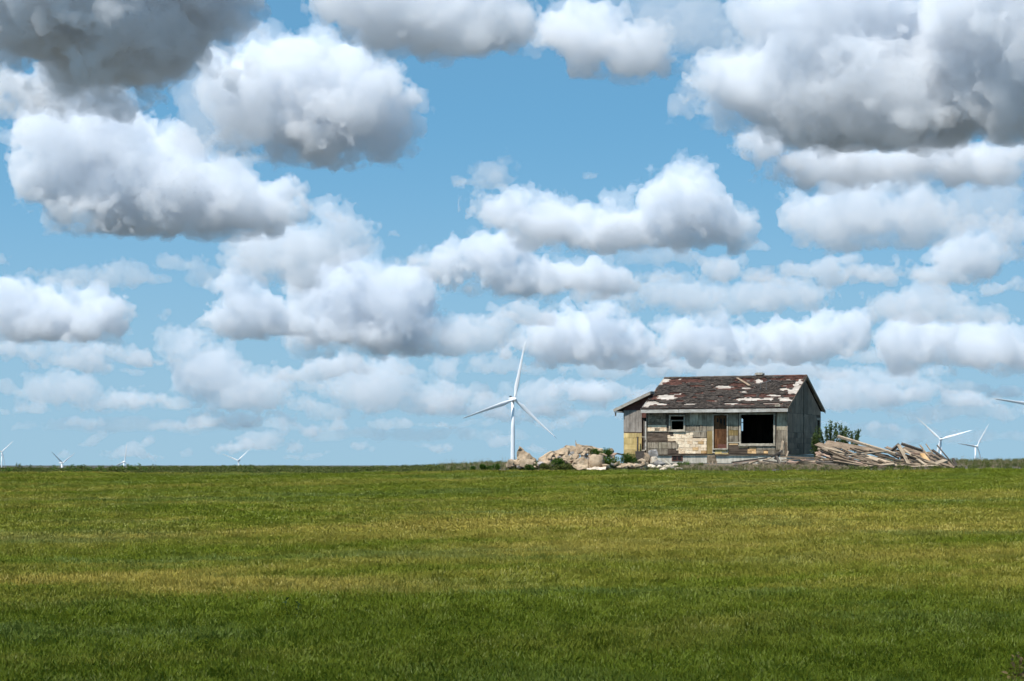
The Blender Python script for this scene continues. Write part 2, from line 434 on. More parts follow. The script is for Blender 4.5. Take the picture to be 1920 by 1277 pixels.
# an unseen small cumulus added overhead to shade the near field
V, Q = cloud_field([(0, 0, 62, 22, 14), (46, 2, 40, 18, 12), (-50, 3, 42, 16, 12), (10, -6, 30, 20, 12)], 12, 71, 3.0, .30, 8, .75)
P = V * np.array([2.4, 2.4, -2.4])
sh = bpy.data.objects.new("cloud", mesh_np("cloud", P, Q[:, ::-1]))
sh.data.materials.append(cloud_mat("cloud_vapour", SHADE_SIGMA))
k_ = 900.0 / S_DIR.z
sh.location = Vector(SHADE_AT) + S_DIR * k_
COL.objects.link(sh)
tag_c = {"label": "unseen small cumulus added overhead to shade the near field", "category": "cloud", "group": "clouds around and behind the viewer"}
for k_, v_ in tag_c.items():
    sh[k_] = v_

for i, (src, turn, shift) in enumerate(((2, 52, .8), (3, 84, .6), (6, 110, .9), (10, 140, .55), (3, 171, .7), (2, 200, .5), (6, 228, .8), (10, 255, .6), (3, 290, .75), (2, 318, .9),
                                        (10, 95, 1.3), (2, 158, 1.1), (3, 236, 1.2), (10, 300, 1.3), (6, 180, 1.3), (11, 66, 1.0), (11, 215, .8), (11, 275, 1.0))):
    copy_cloud(made[src], turn, shift, "cumulus cloud out of view around the photographer")

# ------------------------------------------------------------------ helpers
def at(px, py, y):
    """the point that lies y metres ahead on the sight line of a photo pixel"""
    return Vector(((px - 960.0) / FPX * y, y, (HZ - py) / FPX * y))


def tag(o, label=None, cat=None, group=None, kind=None):
    if label: o["label"] = label
    if cat: o["category"] = cat
    if group: o["group"] = group
    if kind: o["kind"] = kind
    return o


def link(name, me, mat=None, parent=None):
    o = bpy.data.objects.new(name, me)
    COL.objects.link(o)
    if mat is not None and not me.materials:
        me.materials.append(mat)
    if parent is not None:
        o.parent = parent
    return o


def empty(name, loc=(0, 0, 0), rz=0.0):
    o = bpy.data.objects.new(name, None)
    COL.objects.link(o)
    o.empty_display_size = 0.3
    o.location = loc
    o.rotation_euler = (0, 0, rz)
    return o


def pydata(name, V, F, smooth=False):
    me = bpy.data.meshes.new(name)
    me.from_pydata([tuple(v) for v in V], [], F)
    if smooth:
        me.polygons.foreach_set("use_smooth", [True] * len(me.polygons))
    me.update()
    return me


BOXF = [(0, 3, 2, 1), (4, 5, 6, 7), (0, 1, 5, 4), (1, 2, 6, 5), (2, 3, 7, 6), (3, 0, 4, 7)]


def boxv(a, b):
    (x0, y0, z0), (x1, y1, z1) = a, b
    return [(x0, y0, z0), (x1, y0, z0), (x1, y1, z0), (x0, y1, z0), (x0, y0, z1), (x1, y0, z1), (x1, y1, z1), (x0, y1, z1)]


def box(name, a, b, mat, parent, jit=0.0):
    a2 = [min(a[i], b[i]) for i in range(3)]; b2 = [max(a[i], b[i]) for i in range(3)]
    V = boxv(a2, b2)
    if jit:
        V = [tuple(c + random.uniform(-jit, jit) for c in v) for v in V]
    return link(name, pydata(name, V, BOXF), mat, parent)


def prism(name, poly, axis, lo, hi, mat, parent):
    """polygon (list of 2-tuples) extruded along an axis: axis 0 -> poly is (y,z); 1 -> (x,z); 2 -> (x,y)"""
    n = len(poly)

    def p3(p, t):
        return (t, p[0], p[1]) if axis == 0 else (p[0], t, p[1]) if axis == 1 else (p[0], p[1], t)
    V = [p3(p, lo) for p in poly] + [p3(p, hi) for p in poly]
    F = [tuple(range(n))[::-1], tuple(range(n, 2 * n))] + [(i, (i + 1) % n, n + (i + 1) % n, n + i) for i in range(n)]
    me = pydata(name, V, F)
    bm = bmesh.new(); bm.from_mesh(me); bmesh.ops.recalc_face_normals(bm, faces=bm.faces); bm.to_mesh(me); bm.free()
    return link(name, me, mat, parent)


class NB:
    """adds shader nodes"""

    def __init__(self, tree):
        self.t = tree

    def new(self, kind, **kw):
        n = self.t.nodes.new(kind)
        for k, v in kw.items():
            setattr(n, k, v)
        return n

    def put(self, sock, v):
        if isinstance(v, bpy.types.NodeSocket):
            self.t.links.new(v, sock)
        elif v is not None:
            if isinstance(v, (tuple, list)) and len(v) == 3 and len(getattr(sock, "default_value", v)) == 4:
                v = (*v, 1.0)
            sock.default_value = v

    def m(self, op, a, b=None, c=None, clamp=False):
        n = self.new("ShaderNodeMath", operation=op, use_clamp=clamp)
        self.put(n.inputs[0], a); self.put(n.inputs[1], b); self.put(n.inputs[2], c)
        return n.outputs[0]

    def v(self, op, a, b=None, c=None):
        n = self.new("ShaderNodeVectorMath", operation=op)
        self.put(n.inputs[0], a); self.put(n.inputs[1], b)
        if c is not None:
            self.put(n.inputs[2], c)
        return n.outputs["Value"] if op in ("LENGTH", "DOT_PRODUCT", "DISTANCE") else n.outputs[0]

    def rng(self, x, a, b, lo=0.0, hi=1.0):
        n = self.new("ShaderNodeMapRange", interpolation_type="SMOOTHSTEP")
        self.put(n.inputs[0], x); self.put(n.inputs[1], a); self.put(n.inputs[2], b); self.put(n.inputs[3], lo); self.put(n.inputs[4], hi)
        return n.outputs[0]

    def mix(self, f, a, b, blend="MIX"):
        n = self.new("ShaderNodeMix", data_type="RGBA", blend_type=blend)
        self.put(n.inputs[0], f); self.put(n.inputs[6], a); self.put(n.inputs[7], b)
        return n.outputs[2]

    def noise(self, vec, scale, detail=4.0, rough=0.55, dist=0.0):
        n = self.new("ShaderNodeTexNoise")
        self.put(n.inputs["Vector"], vec)
        n.inputs["Scale"].default_value = scale
        n.inputs["Detail"].default_value = detail
        n.inputs["Roughness"].default_value = rough
        n.inputs["Distortion"].default_value = dist
        return n.outputs["Fac"]


def material(name, rough=0.85):
    m = bpy.data.materials.new(name)
    m.use_nodes = True
    n = NB(m.node_tree)
    b = m.node_tree.nodes["Principled BSDF"]
    b.inputs["Roughness"].default_value = rough
    b.inputs["Specular IOR Level"].default_value = 0.25
    return m, n, b


def weathered(name, dark, light, stretch=(16, 16, 1.3), spread=0.35, third=None, third_at=0.6, rough=0.9, bump=0.25, obj_tint=0.25, island=False):
    """streaked, worn surface: dark to light along a grain, blotches of a third colour, own tint for each piece"""
    m, n, b = material(name, rough)
    tc = n.new("ShaderNodeTexCoord")
    oi = n.new("ShaderNodeObjectInfo")
    geo = n.new("ShaderNodeNewGeometry")
    rnd = geo.outputs["Random Per Island"] if island else oi.outputs["Random"]
    off = n.v("MULTIPLY", (13.0, 7.0, 5.0), rnd)
    v = n.v("MULTIPLY_ADD", tc.outputs["Object"], stretch, off)
    f = n.noise(v, 1.0, 5.0, 0.65)
    g = n.noise(n.v("ADD", tc.outputs["Object"], off), 1.7, 3.0, 0.6)
    t = n.m("MULTIPLY_ADD", n.m("SUBTRACT", g, 0.5), 0.9, f)
    c = n.mix(n.rng(t, 0.5 - spread, 0.5 + spread), dark, light)
    if third:
        c = n.mix(n.rng(n.noise(n.v("ADD", tc.outputs["Object"], (4.7, 9.1, 2.2)), 1.3, 5.0, 0.65), third_at, third_at + 0.1), c, third)
    k = n.m("MULTIPLY_ADD", n.m("SUBTRACT", rnd, 0.5), 2 * obj_tint, 1.0)
    c = n.mix(1.0, c, n.v("MULTIPLY", (1.0, 1.0, 1.0), k), "MULTIPLY")
    n.put(b.inputs["Base Color"], c)
    if bump:
        bp = n.new("ShaderNodeBump")
        bp.inputs["Strength"].default_value = bump
        bp.inputs["Distance"].default_value = 0.02
        n.put(bp.inputs["Height"], f)
        n.put(b.inputs["Normal"], bp.outputs[0])
    return m


# ------------------------------------------------------------------ terrain
def crop_top(x, y):
    """level of the crop's heads"""
    return -3.582 + 0.0247 * y + 0.0034 * x


CROP_H = 0.45


def yard(x, y):
    """farmyard level: a low bank behind the crop, then nearly flat to the house"""
    return np.interp(y, [124.4, 126.6, 130.3, 134.0], [-1.0, -0.52, -0.13, -0.06]) - 0.30 * np.clip(-x / 9.0, 0, 1) + 0.0035 * np.minimum(x, 0.0) + 0.004 * np.clip(x, 0, 30)


def ground_z(x, y):
    x = np.asarray(x, float); y = np.asarray(y, float)
    xc = np.clip(x, -60, 60)
    near = crop_top(xc, np.maximum(y, 10.0)) - CROP_H + 0.05 * np.sin(x * 0.21 + 1.0 + 0.05 * y) * np.sin(y * 0.17 + 0.4)
    t = np.clip((y - 124.2) / 1.6, 0, 1); t = t * t * (3 - 2 * t)
    yd = yard(xc, y) + 0.03 * np.sin(x * 0.9) * np.sin(y * 0.7) + 0.05 * np.sin(x * 0.31 + 0.6) * np.clip(-x / 6.0, 0, 1)
    z = near * (1 - t) + yd * t
    far = -0.4 - 0.0155 * (np.clip(y, 150, 6500) - 150) - 0.02 * np.maximum(0, np.minimum(y, 260) - 150)
    t2 = np.clip((y - 143.0) / 30.0, 0, 1); t2 = t2 * t2 * (3 - 2 * t2)
    z = z * (1 - t2) + far * t2
    side = np.clip((np.abs(x) - 60) / 400, 0, 1)
    return z - 6.0 * side * (y > -100)


gxs = np.concatenate([-np.geomspace(90000, 70, 26), np.arange(-64, 65, 2.0), np.geomspace(70, 90000, 26)])
gys = np.concatenate([-np.geomspace(60000, 12, 16), np.concatenate([np.arange(-6, 122, 2.0), np.arange(122, 140, 0.5), np.arange(140, 160, 2.0)]), np.geomspace(164, 90000, 46)])
GX, GY = np.meshgrid(gxs, gys, indexing="ij")
GZ = ground_z(GX, GY)
gv = np.stack([GX.ravel(), GY.ravel(), GZ.ravel()], 1)
ny_ = len(gys)
gi, gj = np.meshgrid(np.arange(len(gxs) - 1), np.arange(ny_ - 1), indexing="ij")
gi, gj = gi.ravel(), gj.ravel()
gq = np.stack([gi * ny_ + gj, (gi + 1) * ny_ + gj, (gi + 1) * ny_ + gj + 1, gi * ny_ + gj + 1], 1)
m_ground, n_, b_ = material("prairie_soil", 1.0)
g_ = n_.new("ShaderNodeNewGeometry")
n_.put(b_.inputs["Base Color"], n_.mix(n_.rng(n_.noise(g_.outputs["Position"], 0.35, 6.0, 0.6), 0.35, 0.68), (0.066, 0.068, 0.056), (0.120, 0.112, 0.092)))
me_g = mesh_np("ground", gv, gq)
me_g.polygons.foreach_set("use_smooth", [True] * len(me_g.polygons))
tag(link("ground", me_g, m_ground), "rolling prairie ground under the crop and the farmyard", None, None, "structure")

# ------------------------------------------------------------------ scattering of plants
def strip(V, F, base, tip, w, bend, segs=2, facing=None):
    """one tapering blade"""
    base = Vector(base); tip = Vector(tip)
    ax = facing if facing is not None else Vector((random.uniform(-1, 1), random.uniform(-1, 1), 0))
    if ax.length < 1e-4: ax = Vector((1, 0, 0))
    ax = ax.normalized() * w * 0.5
    i0 = len(V)
    for k in range(segs):
        t = k / segs
        p = base.lerp(tip, t) + bend * (t * t)
        V += [p - ax * (1 - 0.5 * t), p + ax * (1 - 0.5 * t)]
    V.append(tip + bend)
    for k in range(segs - 1):
        a = i0 + 2 * k
        F.append((a, a + 1, a + 3, a + 2))
    F.append((i0 + 2 * segs - 2, i0 + 2 * segs - 1, i0 + 2 * segs))


def scatter(name, P, rz, sc, idx, sources, parent=None):
    """plants too many to count: instances of a few tufts on the points P"""
    me = bpy.data.meshes.new(name)
    me.vertices.add(len(P)); me.vertices.foreach_set("co", np.asarray(P, np.float32).ravel())
    for nm, arr, ty in (("turn", rz, "FLOAT"), ("size", sc, "FLOAT"), ("pick", idx, "INT")):
        at_ = me.attributes.new(nm, ty, "POINT")
        at_.data.foreach_set("value", np.asarray(arr, np.float32 if ty == "FLOAT" else np.int32))
    me.update()
    o = link(name, me)
    col = bpy.data.collections.new(name + "_tufts")
    for s in sources:
        col.objects.link(s)
    ng = bpy.data.node_groups.new(name + "_scatter", "GeometryNodeTree")
    ng.interface.new_socket("Geometry", in_out="INPUT", socket_type="NodeSocketGeometry")
    ng.interface.new_socket("Geometry", in_out="OUTPUT", socket_type="NodeSocketGeometry")
    N = ng.nodes; L = ng.links
    gi_ = N.new("NodeGroupInput"); go_ = N.new("NodeGroupOutput")
    ci = N.new("GeometryNodeCollectionInfo")
    ci.inputs["Collection"].default_value = col
    ci.inputs["Separate Children"].default_value = True
    ci.inputs["Reset Children"].default_value = True
    ip = N.new("GeometryNodeInstanceOnPoints")
    ip.inputs["Pick Instance"].default_value = True

    def named(nm, ty):
        a = N.new("GeometryNodeInputNamedAttribute"); a.data_type = ty
        a.inputs["Name"].default_value = nm
        return a.outputs["Attribute"]
    cx = N.new("ShaderNodeCombineXYZ")
    L.new(named("turn", "FLOAT"), cx.inputs[2])
    L.new(gi_.outputs[0], ip.inputs["Points"])
    L.new(ci.outputs[0], ip.inputs["Instance"])
    L.new(named("pick", "INT"), ip.inputs["Instance Index"])
    L.new(cx.outputs[0], ip.inputs["Rotation"])
    L.new(named("size", "FLOAT"), ip.inputs["Scale"])
    L.new(ip.outputs[0], go_.inputs[0])
    md = o.modifiers.new("scatter", "NODES")
    md.node_group = ng
    return o


def leafy(name, rough=0.75, transl=0.3):
    """green matter that lets some light through; returns colour socket setter"""
    m = bpy.data.materials.new(name)
    m.use_nodes = True
    nt = m.node_tree
    nt.nodes.clear()
    n = NB(nt)
    out = n.new("ShaderNodeOutputMaterial")
    d = n.new("ShaderNodeBsdfDiffuse"); t = n.new("ShaderNodeBsdfTranslucent")
    g = n.new("ShaderNodeBsdfGlossy"); g.inputs["Roughness"].default_value = 0.45
    mx = n.new("ShaderNodeMixShader"); mx.inputs[0].default_value = transl
    m2 = n.new("ShaderNodeMixShader"); m2.inputs[0].default_value = 0.015
    nt.links.new(d.outputs[0], mx.inputs[1]); nt.links.new(t.outputs[0], mx.inputs[2])
    nt.links.new(mx.outputs[0], m2.inputs[1]); nt.links.new(g.outputs[0], m2.inputs[2])
    nt.links.new(m2.outputs[0], out.inputs[0])
    return m, n, (d.inputs[0], t.inputs[0])


def col_to(n, socks, c):
    for s in socks:
        n.put(s, c)


# crop colour: green barley with paler, riper stretches where the stand is thin
def crop_material(name, kind):
    m, n, socks = leafy(name, transl=0.28)
    g = n.new("ShaderNodeNewGeometry")
    oi = n.new("ShaderNodeObjectInfo")
    pos = n.v("MULTIPLY", g.outputs["Position"], (1.0, 1.0, 0.0))
    sk = n.new("ShaderNodeSeparateXYZ"); n.put(sk.inputs[0], pos)
    cb = n.new("ShaderNodeCombineXYZ"); n.put(cb.inputs[0], sk.outputs[0]); n.put(cb.inputs[1], n.m("MULTIPLY_ADD", sk.outputs[0], -0.38, sk.outputs[1]))
    swp = cb.outputs[0]
    big = n.noise(n.v("MULTIPLY", swp, (0.055, 0.14, 0.0)), 1.0, 5.0, 0.6, dist=0.6)
    mid = n.noise(n.v("MULTIPLY", swp, (0.20, 0.40, 0.0)), 1.0, 4.0, 0.6)
    ripe = n.m("MULTIPLY_ADD", n.m("SUBTRACT", mid, 0.5), 0.6, n.m("SUBTRACT", big, 0.53))
    # known ripe stretches; negative near ones put foreground shade into the colour: (x, y, half length, half depth, strength)
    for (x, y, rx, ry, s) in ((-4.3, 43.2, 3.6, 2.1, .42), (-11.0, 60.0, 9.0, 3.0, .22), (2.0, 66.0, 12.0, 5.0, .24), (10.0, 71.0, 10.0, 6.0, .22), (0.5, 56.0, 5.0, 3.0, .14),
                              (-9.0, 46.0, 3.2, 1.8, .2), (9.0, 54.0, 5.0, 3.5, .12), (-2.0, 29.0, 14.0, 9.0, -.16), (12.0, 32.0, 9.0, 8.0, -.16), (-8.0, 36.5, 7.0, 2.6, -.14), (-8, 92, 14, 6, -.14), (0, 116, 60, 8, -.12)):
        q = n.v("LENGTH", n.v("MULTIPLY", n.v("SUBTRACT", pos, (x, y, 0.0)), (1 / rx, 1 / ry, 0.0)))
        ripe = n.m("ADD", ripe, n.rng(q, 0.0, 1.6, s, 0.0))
    blue = n.noise(n.v("MULTIPLY", n.v("ADD", pos, (40.0, 11.0, 0.0)), (0.09, 0.2, 0.0)), 1.0, 4.0, 0.6)
    if kind == "leaf":
        c = n.mix(n.rng(ripe, -0.25, 0.35), (0.090, 0.137, 0.007), (0.235, 0.225, 0.019))
        c = n.mix(n.rng(blue, 0.52, 0.66, 0.0, 0.55), c, (0.085, 0.150, 0.035))
    else:
        c = n.mix(n.rng(ripe, -0.2, 0.32), (0.182, 0.222, 0.016), (0.43, 0.345, 0.065))
        c = n.mix(n.rng(blue, 0.52, 0.66, 0.0, 0.5), c, (0.17, 0.235, 0.065))
    k = n.m("MULTIPLY_ADD", oi.outputs["Random"], 0.32, 0.84)
    col_to(n, socks, n.mix(1.0, c, n.v("MULTIPLY", (1.0, 1.0, 1.0), k), "MULTIPLY"))
    return m


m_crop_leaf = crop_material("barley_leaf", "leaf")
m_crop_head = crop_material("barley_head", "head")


def crop_tuft(name, n_leaf, n_head, rad, h, wl):
    V, F, M = [], [], []
    for i in range(n_leaf):
        a = random.uniform(0, 6.283); r = rad * math.sqrt(random.random())
        p = Vector((r * math.cos(a), r * math.sin(a), 0.0))
        hh = h * random.uniform(0.55, 1.02)
        ln = Vector((random.gauss(0.03, 0.05), random.gauss(0, 0.05), 0))
        n0 = len(F)
        strip(V, F, p + Vector((0, 0, h * 0.25)), p + ln + Vector((0, 0, hh)), wl * random.uniform(.7, 1.2), Vector((random.gauss(0.02, 0.05), random.gauss(0, 0.05), -0.03)), 2)
        M += [0] * (len(F) - n0)
    for i in range(n_head):
        a = random.uniform(0, 6.283); r = rad * math.sqrt(random.random())
        p = Vector((r * math.cos(a), r * math.sin(a), h * random.uniform(0.72, 1.0)))
        d = Vector((random.gauss(0.25, 0.35), random.gauss(0, 0.35), random.uniform(.6, 1))).normalized()
        L = random.uniform(0.06, 0.11)
        n0 = len(F)
        s = d.orthogonal().normalized(); s2 = d.cross(s)
        i0 = len(V)
        w = wl * 0.75
        V += [p, p + d * L * .35 + s * w, p + d * L * .35 - s * w * .5 + s2 * w * .87, p + d * L * .35 - s * w * .5 - s2 * w * .87, p + d * L]
        F += [(i0, i0 + 1, i0 + 2), (i0, i0 + 2, i0 + 3), (i0, i0 + 3, i0 + 1), (i0 + 4, i0 + 2, i0 + 1), (i0 + 4, i0 + 3, i0 + 2), (i0 + 4, i0 + 1, i0 + 3)]
        M += [1] * (len(F) - n0)
    me = pydata(name, V, F)
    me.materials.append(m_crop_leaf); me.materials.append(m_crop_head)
    me.polygons.foreach_set("material_index", M)
    return bpy.data.objects.new(name, me)


def field_points(y0, y1, step, jit=0.5, xpad=3.0):
    pts = []
    y = y0
    while y < y1:
        hw = 0.243 * y + xpad
        n = int(2 * hw / step)
        xs = -hw + (np.arange(n) + RNG.uniform(0, 1, n)) * (2 * hw / n)
        ys = y + RNG.uniform(-jit, jit, n) * step
        pts.append(np.stack([xs, ys], 1))
        y += step
    return np.concatenate(pts)


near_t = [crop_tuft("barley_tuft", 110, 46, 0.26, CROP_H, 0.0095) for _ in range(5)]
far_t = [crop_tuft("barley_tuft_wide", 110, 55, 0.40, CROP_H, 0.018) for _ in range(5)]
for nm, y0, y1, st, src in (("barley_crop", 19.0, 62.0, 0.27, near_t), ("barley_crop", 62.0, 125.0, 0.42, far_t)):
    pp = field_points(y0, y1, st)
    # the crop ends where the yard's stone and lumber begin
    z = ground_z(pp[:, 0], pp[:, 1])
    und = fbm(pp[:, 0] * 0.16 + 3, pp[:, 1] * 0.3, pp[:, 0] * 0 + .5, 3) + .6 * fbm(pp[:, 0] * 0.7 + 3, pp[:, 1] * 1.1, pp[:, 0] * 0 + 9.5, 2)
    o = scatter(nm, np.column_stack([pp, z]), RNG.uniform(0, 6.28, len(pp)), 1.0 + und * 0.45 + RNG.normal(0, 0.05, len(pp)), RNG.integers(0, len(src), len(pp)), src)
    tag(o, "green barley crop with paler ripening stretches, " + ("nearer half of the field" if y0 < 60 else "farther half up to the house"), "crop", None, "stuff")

# ------------------------------------------------------------------ wind turbines
m_white, n_, b_ = material("turbine_paint", 0.45)
tc_ = n_.new("ShaderNodeTexCoord")
n_.put(b_.inputs["Base Color"], n_.mix(n_.rng(n_.noise(n_.v("MULTIPLY", tc_.outputs["Object"], (1, 1, .08)), 0.8, 4.0), .35, .7), (0.80, 0.80, 0.80), (0.87, 0.87, 0.87)))
m_sensor, n_, b_ = material("sensor_black", 0.6)
b_.inputs["Base Color"].default_value = (0.03, 0.03, 0.035, 1)


def tube_rings(rings, seg, name, closed=True):
    """rings: list of lists of points, all the same length"""
    V, F = [], []
    for r in rings:
        V += r
    k = len(rings[0])
    for i in range(len(rings) - 1):
        for j in range(k):
            F.append((i * k + j, i * k + (j + 1) % k, (i + 1) * k + (j + 1) % k, (i + 1) * k + j))
    if closed:
        F.append(tuple(range(k))[::-1]); F.append(tuple(range((len(rings) - 1) * k, len(rings) * k)))
    return pydata(name, V, F, smooth=True)


def ring(r, z, seg=20, rx=None):
    return [Vector((r * math.cos(2 * math.pi * i / seg), (rx or r) * math.sin(2 * math.pi * i / seg), z)) for i in range(seg)]


BL = 55.0
blade_rings = []
for t, ch, th, tw in ((0.0, 2.2, 2.2, 0), (0.03, 2.2, 2.2, 0), (0.09, 2.6, 1.9, 20), (0.17, 3.9, 1.35, 16), (0.22, 4.0, 1.1, 13), (0.4, 3.0, .7, 8), (0.6, 2.25, .45, 4), (0.8, 1.6, .28, 2), (0.94, 1.05, .16, 1), (1.0, 0.25, .06, 0)):
    pts = []
    a = R(tw)
    for i in range(12):
        w = 2 * math.pi * i / 12
        x = ch * .5 * math.cos(w) - (ch - 2.2) * 0.18
        y = th * .5 * math.sin(w) * (1.0 if t < .05 else (1 - .45 * max(0, -math.cos(w))))
        pts.append(Vector((x * math.cos(a) - y * math.sin(a), x * math.sin(a) + y * math.cos(a) - 1.6 * t * t, 1.4 + (BL - 1.4) * t)))
    blade_rings.append(pts)
me_blade = tube_rings(blade_rings, 12, "blade")
me_hub = tube_rings([ring(0.4, -3.2), ring(1.3, -2.7), ring(1.75, -1.4), ring(1.8, 0.6), ring(1.4, 0.9)], 20, "hub")
for v in me_hub.vertices:
    x, y, z = v.co; v.co = (x, z, y)
me_hub.flip_normals()
# nacelle: rounded box behind the hub
nr = []
for y, sx, sz in ((0.9, 1.5, 1.5), (1.6, 1.9, 1.9), (6.0, 2.0, 2.0), (10.5, 1.9, 1.8), (11.4, 1.5, 1.4)):
    nr.append([Vector((sx * math.copysign(abs(math.cos(w)) ** .45, math.cos(w)), y, .15 + sz * math.copysign(abs(math.sin(w)) ** .45, math.sin(w)))) for w in (2 * math.pi * i / 20 for i in range(20))])
me_nac = tube_rings(nr, 20, "nacelle")
me_nac.flip_normals()


def turbine(label, px, py, dist, yaw, ang):
    hub = at(px, py, dist)
    gz = float(ground_z(hub.x, hub.y))
    t = empty("wind_turbine", (hub.x, hub.y, gz))
    tag(t, label, "wind turbine", "wind turbines along the horizon")
    H = hub.z - gz
    link("tower", tube_rings([ring(2.25, -1.0, 24), ring(2.2, H * .33, 24), ring(1.8, H * .7, 24), ring(1.35, H - 1.6, 24)], 24, "tower"), m_white, t)
    dy = R(yaw)
    rot = Matrix.Rotation(dy, 4, "Z")
    ov = 4.2           # rotor overhang in front of the tower
    c = Vector((0, 0, H))
    hubc = c + rot @ Vector((0, -ov, 0))
    n = link("nacelle", me_nac, m_white, t)
    n.matrix_local = Matrix.Translation(hubc) @ rot
    s = box("weather_mast", (-.9, 9.2, 2.0), (.9, 10.4, 3.4), m_sensor, n)
    h = link("hub", me_hub, m_white, t)
    h.matrix_local = Matrix.Translation(hubc) @ rot
    for k in range(3):
        b = link("blade", me_blade, m_white, t)
        b.matrix_local = Matrix.Translation(hubc) @ rot @ Matrix.Rotation(R(ang + 120 * k), 4, "Y") @ Matrix.Rotation(R(-22), 4, "Z")
    return t


turbine("large white wind turbine beside the rubble heap, left of the house", 961.5, 749, 1985, 22, 11)
turbine("white wind turbine rising behind the right end of the lumber heap", 1764, 824, 3560, -20, -46)
turbine("white wind turbine standing free right of the lumber heap", 1829, 837, 4200, 35, 36)
turbine("wind turbine at the right edge, only one blade tip in view", 1962, 763, 1970, 10, -82)
turbine("white wind turbine cut by the left edge", 3, 847, 7600, 30, 47)
turbine("small far turbine with two raised blades in a narrow vee", 115.5, 868, 5600, 62, 62)
turbine("small far turbine with one blade straight up", 232, 866, 6000, 40, 9)
turbine("small far turbine with blades in a wide vee, nearest the middle on the left", 447.5, 863.5, 6300, -25, 51)

# ------------------------------------------------------------------ the house
PHI = R(23.0)
HC = Vector((17.03, 132.0, 0.0))
rv = Vector((math.cos(PHI), -math.sin(PHI), 0)); dv = Vector((math.sin(PHI), math.cos(PHI), 0))
HL, HD = 9.22, 8.0
house = empty("abandoned_house", HC, -PHI)
tag(house, "weathered abandoned wooden house with patchy siding and torn shingle roof", "house")


def fp(px, py, w=0.0):
    """photo pixel -> (u, z) on the house plane at depth w (0 = front wall)"""
    a = Vector(((px - 960) / FPX, 1.0, (HZ - py) / FPX))
    t = (w + HC.x * dv.x + HC.y * dv.y) / (a.x * dv.x + a.y * dv.y)
    p = a * t - HC
    return p.dot(rv), a.z * t


def gp(px, py, u=0.0):
    """photo pixel -> (w, z) on the plane u (0 = right gable wall)"""
    a = Vector(((px - 960) / FPX, 1.0, (HZ - py) / FPX))
    t = (u + HC.x * rv.x + HC.y * rv.y) / (a.x * rv.x + a.y * rv.y)
    p = a * t - HC
    return p.dot(dv), a.z * t


def to_px(u, w, z):
    p = HC + rv * u + dv * w
    return 960 + FPX * p.x / p.y, HZ - FPX * z / p.y


# materials
M = {}
M["sheath"] = weathered("dark_sheathing", (0.052, 0.036, 0.025), (0.17, 0.125, 0.09), (1.3, 16, 16), third=(0.20, 0.15, 0.10), third_at=.62)
M["interior"] = weathered("interior_boards", (0.035, 0.028, 0.022), (0.09, 0.07, 0.055), (10, 10, 1))
M["grey"] = weathered("grey_siding", (0.10, 0.078, 0.054), (0.40, 0.33, 0.24), (22, 22, 1.0), spread=.3)
M["greygreen"] = weathered("faded_green_grey_siding", (0.15, 0.115, 0.070), (0.55, 0.47, 0.335), (20, 20, .8), spread=.32)
M["yellow"] = weathered("yellow_siding", (0.40, 0.28, 0.095), (0.68, 0.51, 0.235), (14, 14, 1.0), third=(0.22, 0.18, 0.12), third_at=.66)
M["ochre"] = weathered("ochre_siding", (0.20, 0.135, 0.045), (0.36, 0.255, 0.11), (14, 14, 1.0))
M["tan"] = weathered("peeled_tan_shingle", (0.60, 0.41, 0.25), (0.92, 0.77, 0.56), (3, 6, 9), spread=.28, third=(0.17, 0.105, 0.065), third_at=.69, obj_tint=.14)
M["brownbrick"] = weathered("brown_shingle", (0.13, 0.095, 0.06), (0.40, 0.31, 0.21), (4, 6, 8), third=(0.055, 0.04, 0.03), third_at=.58)
M["orange"] = weathered("orange_tan_board", (0.48, 0.27, 0.11), (0.78, 0.52, 0.27), (3, 8, 8))
M["trim"] = weathered("peeling_white_trim", (0.25, 0.215, 0.16), (0.54, 0.475, 0.37), (6, 6, 6), spread=.25, third=(0.20, 0.17, 0.13), third_at=.64, obj_tint=.1)
M["fascia"] = weathered("worn_white_fascia", (0.30, 0.275, 0.235), (0.62, 0.59, 0.53), (2.0, 9, 9), third=(0.15, 0.125, 0.10), third_at=.6, obj_tint=.12)
M["door"] = weathered("brown_door", (0.062, 0.026, 0.011), (0.18, 0.082, 0.033), (16, 16, .9))
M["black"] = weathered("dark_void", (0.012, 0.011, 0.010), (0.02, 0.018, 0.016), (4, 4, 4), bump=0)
M["concrete"] = weathered("stained_concrete", (0.30, 0.265, 0.21), (0.56, 0.51, 0.42), (7, 7, 1.2), third=(0.22, 0.19, 0.145), third_at=.66)
M["gable"] = weathered("grey_plywood", (0.165, 0.118, 0.080), (0.32, 0.245, 0.172), (11, 11, .5), spread=.36)
M["plygrey"] = weathered("annex_plywood", (0.14, 0.118, 0.098), (0.34, 0.295, 0.25), (9, 9, .8), spread=.34)
M["redbrown"] = weathered("red_brown_boards", (0.085, 0.032, 0.024), (0.17, 0.075, 0.055), (2, 10, 10))
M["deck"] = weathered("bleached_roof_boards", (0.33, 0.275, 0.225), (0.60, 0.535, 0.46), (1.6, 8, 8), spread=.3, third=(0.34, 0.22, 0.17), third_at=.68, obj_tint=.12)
M["shdark"] = weathered("charcoal_shingle", (0.028, 0.022, 0.018), (0.115, 0.090, 0.072), (6, 6, 6), spread=.4, island=True, obj_tint=.55, third=(0.12, 0.07, 0.058), third_at=.66)
M["shred"] = weathered("red_shingle", (0.060, 0.027, 0.020), (0.155, 0.070, 0.050), (6, 6, 6), island=True, obj_tint=.4, third=(0.06, 0.04, 0.037), third_at=.60)
M["annexroof"] = weathered("grey_tan_roll_roofing", (0.22, 0.19, 0.155), (0.40, 0.36, 0.30), (3, 3, 3))
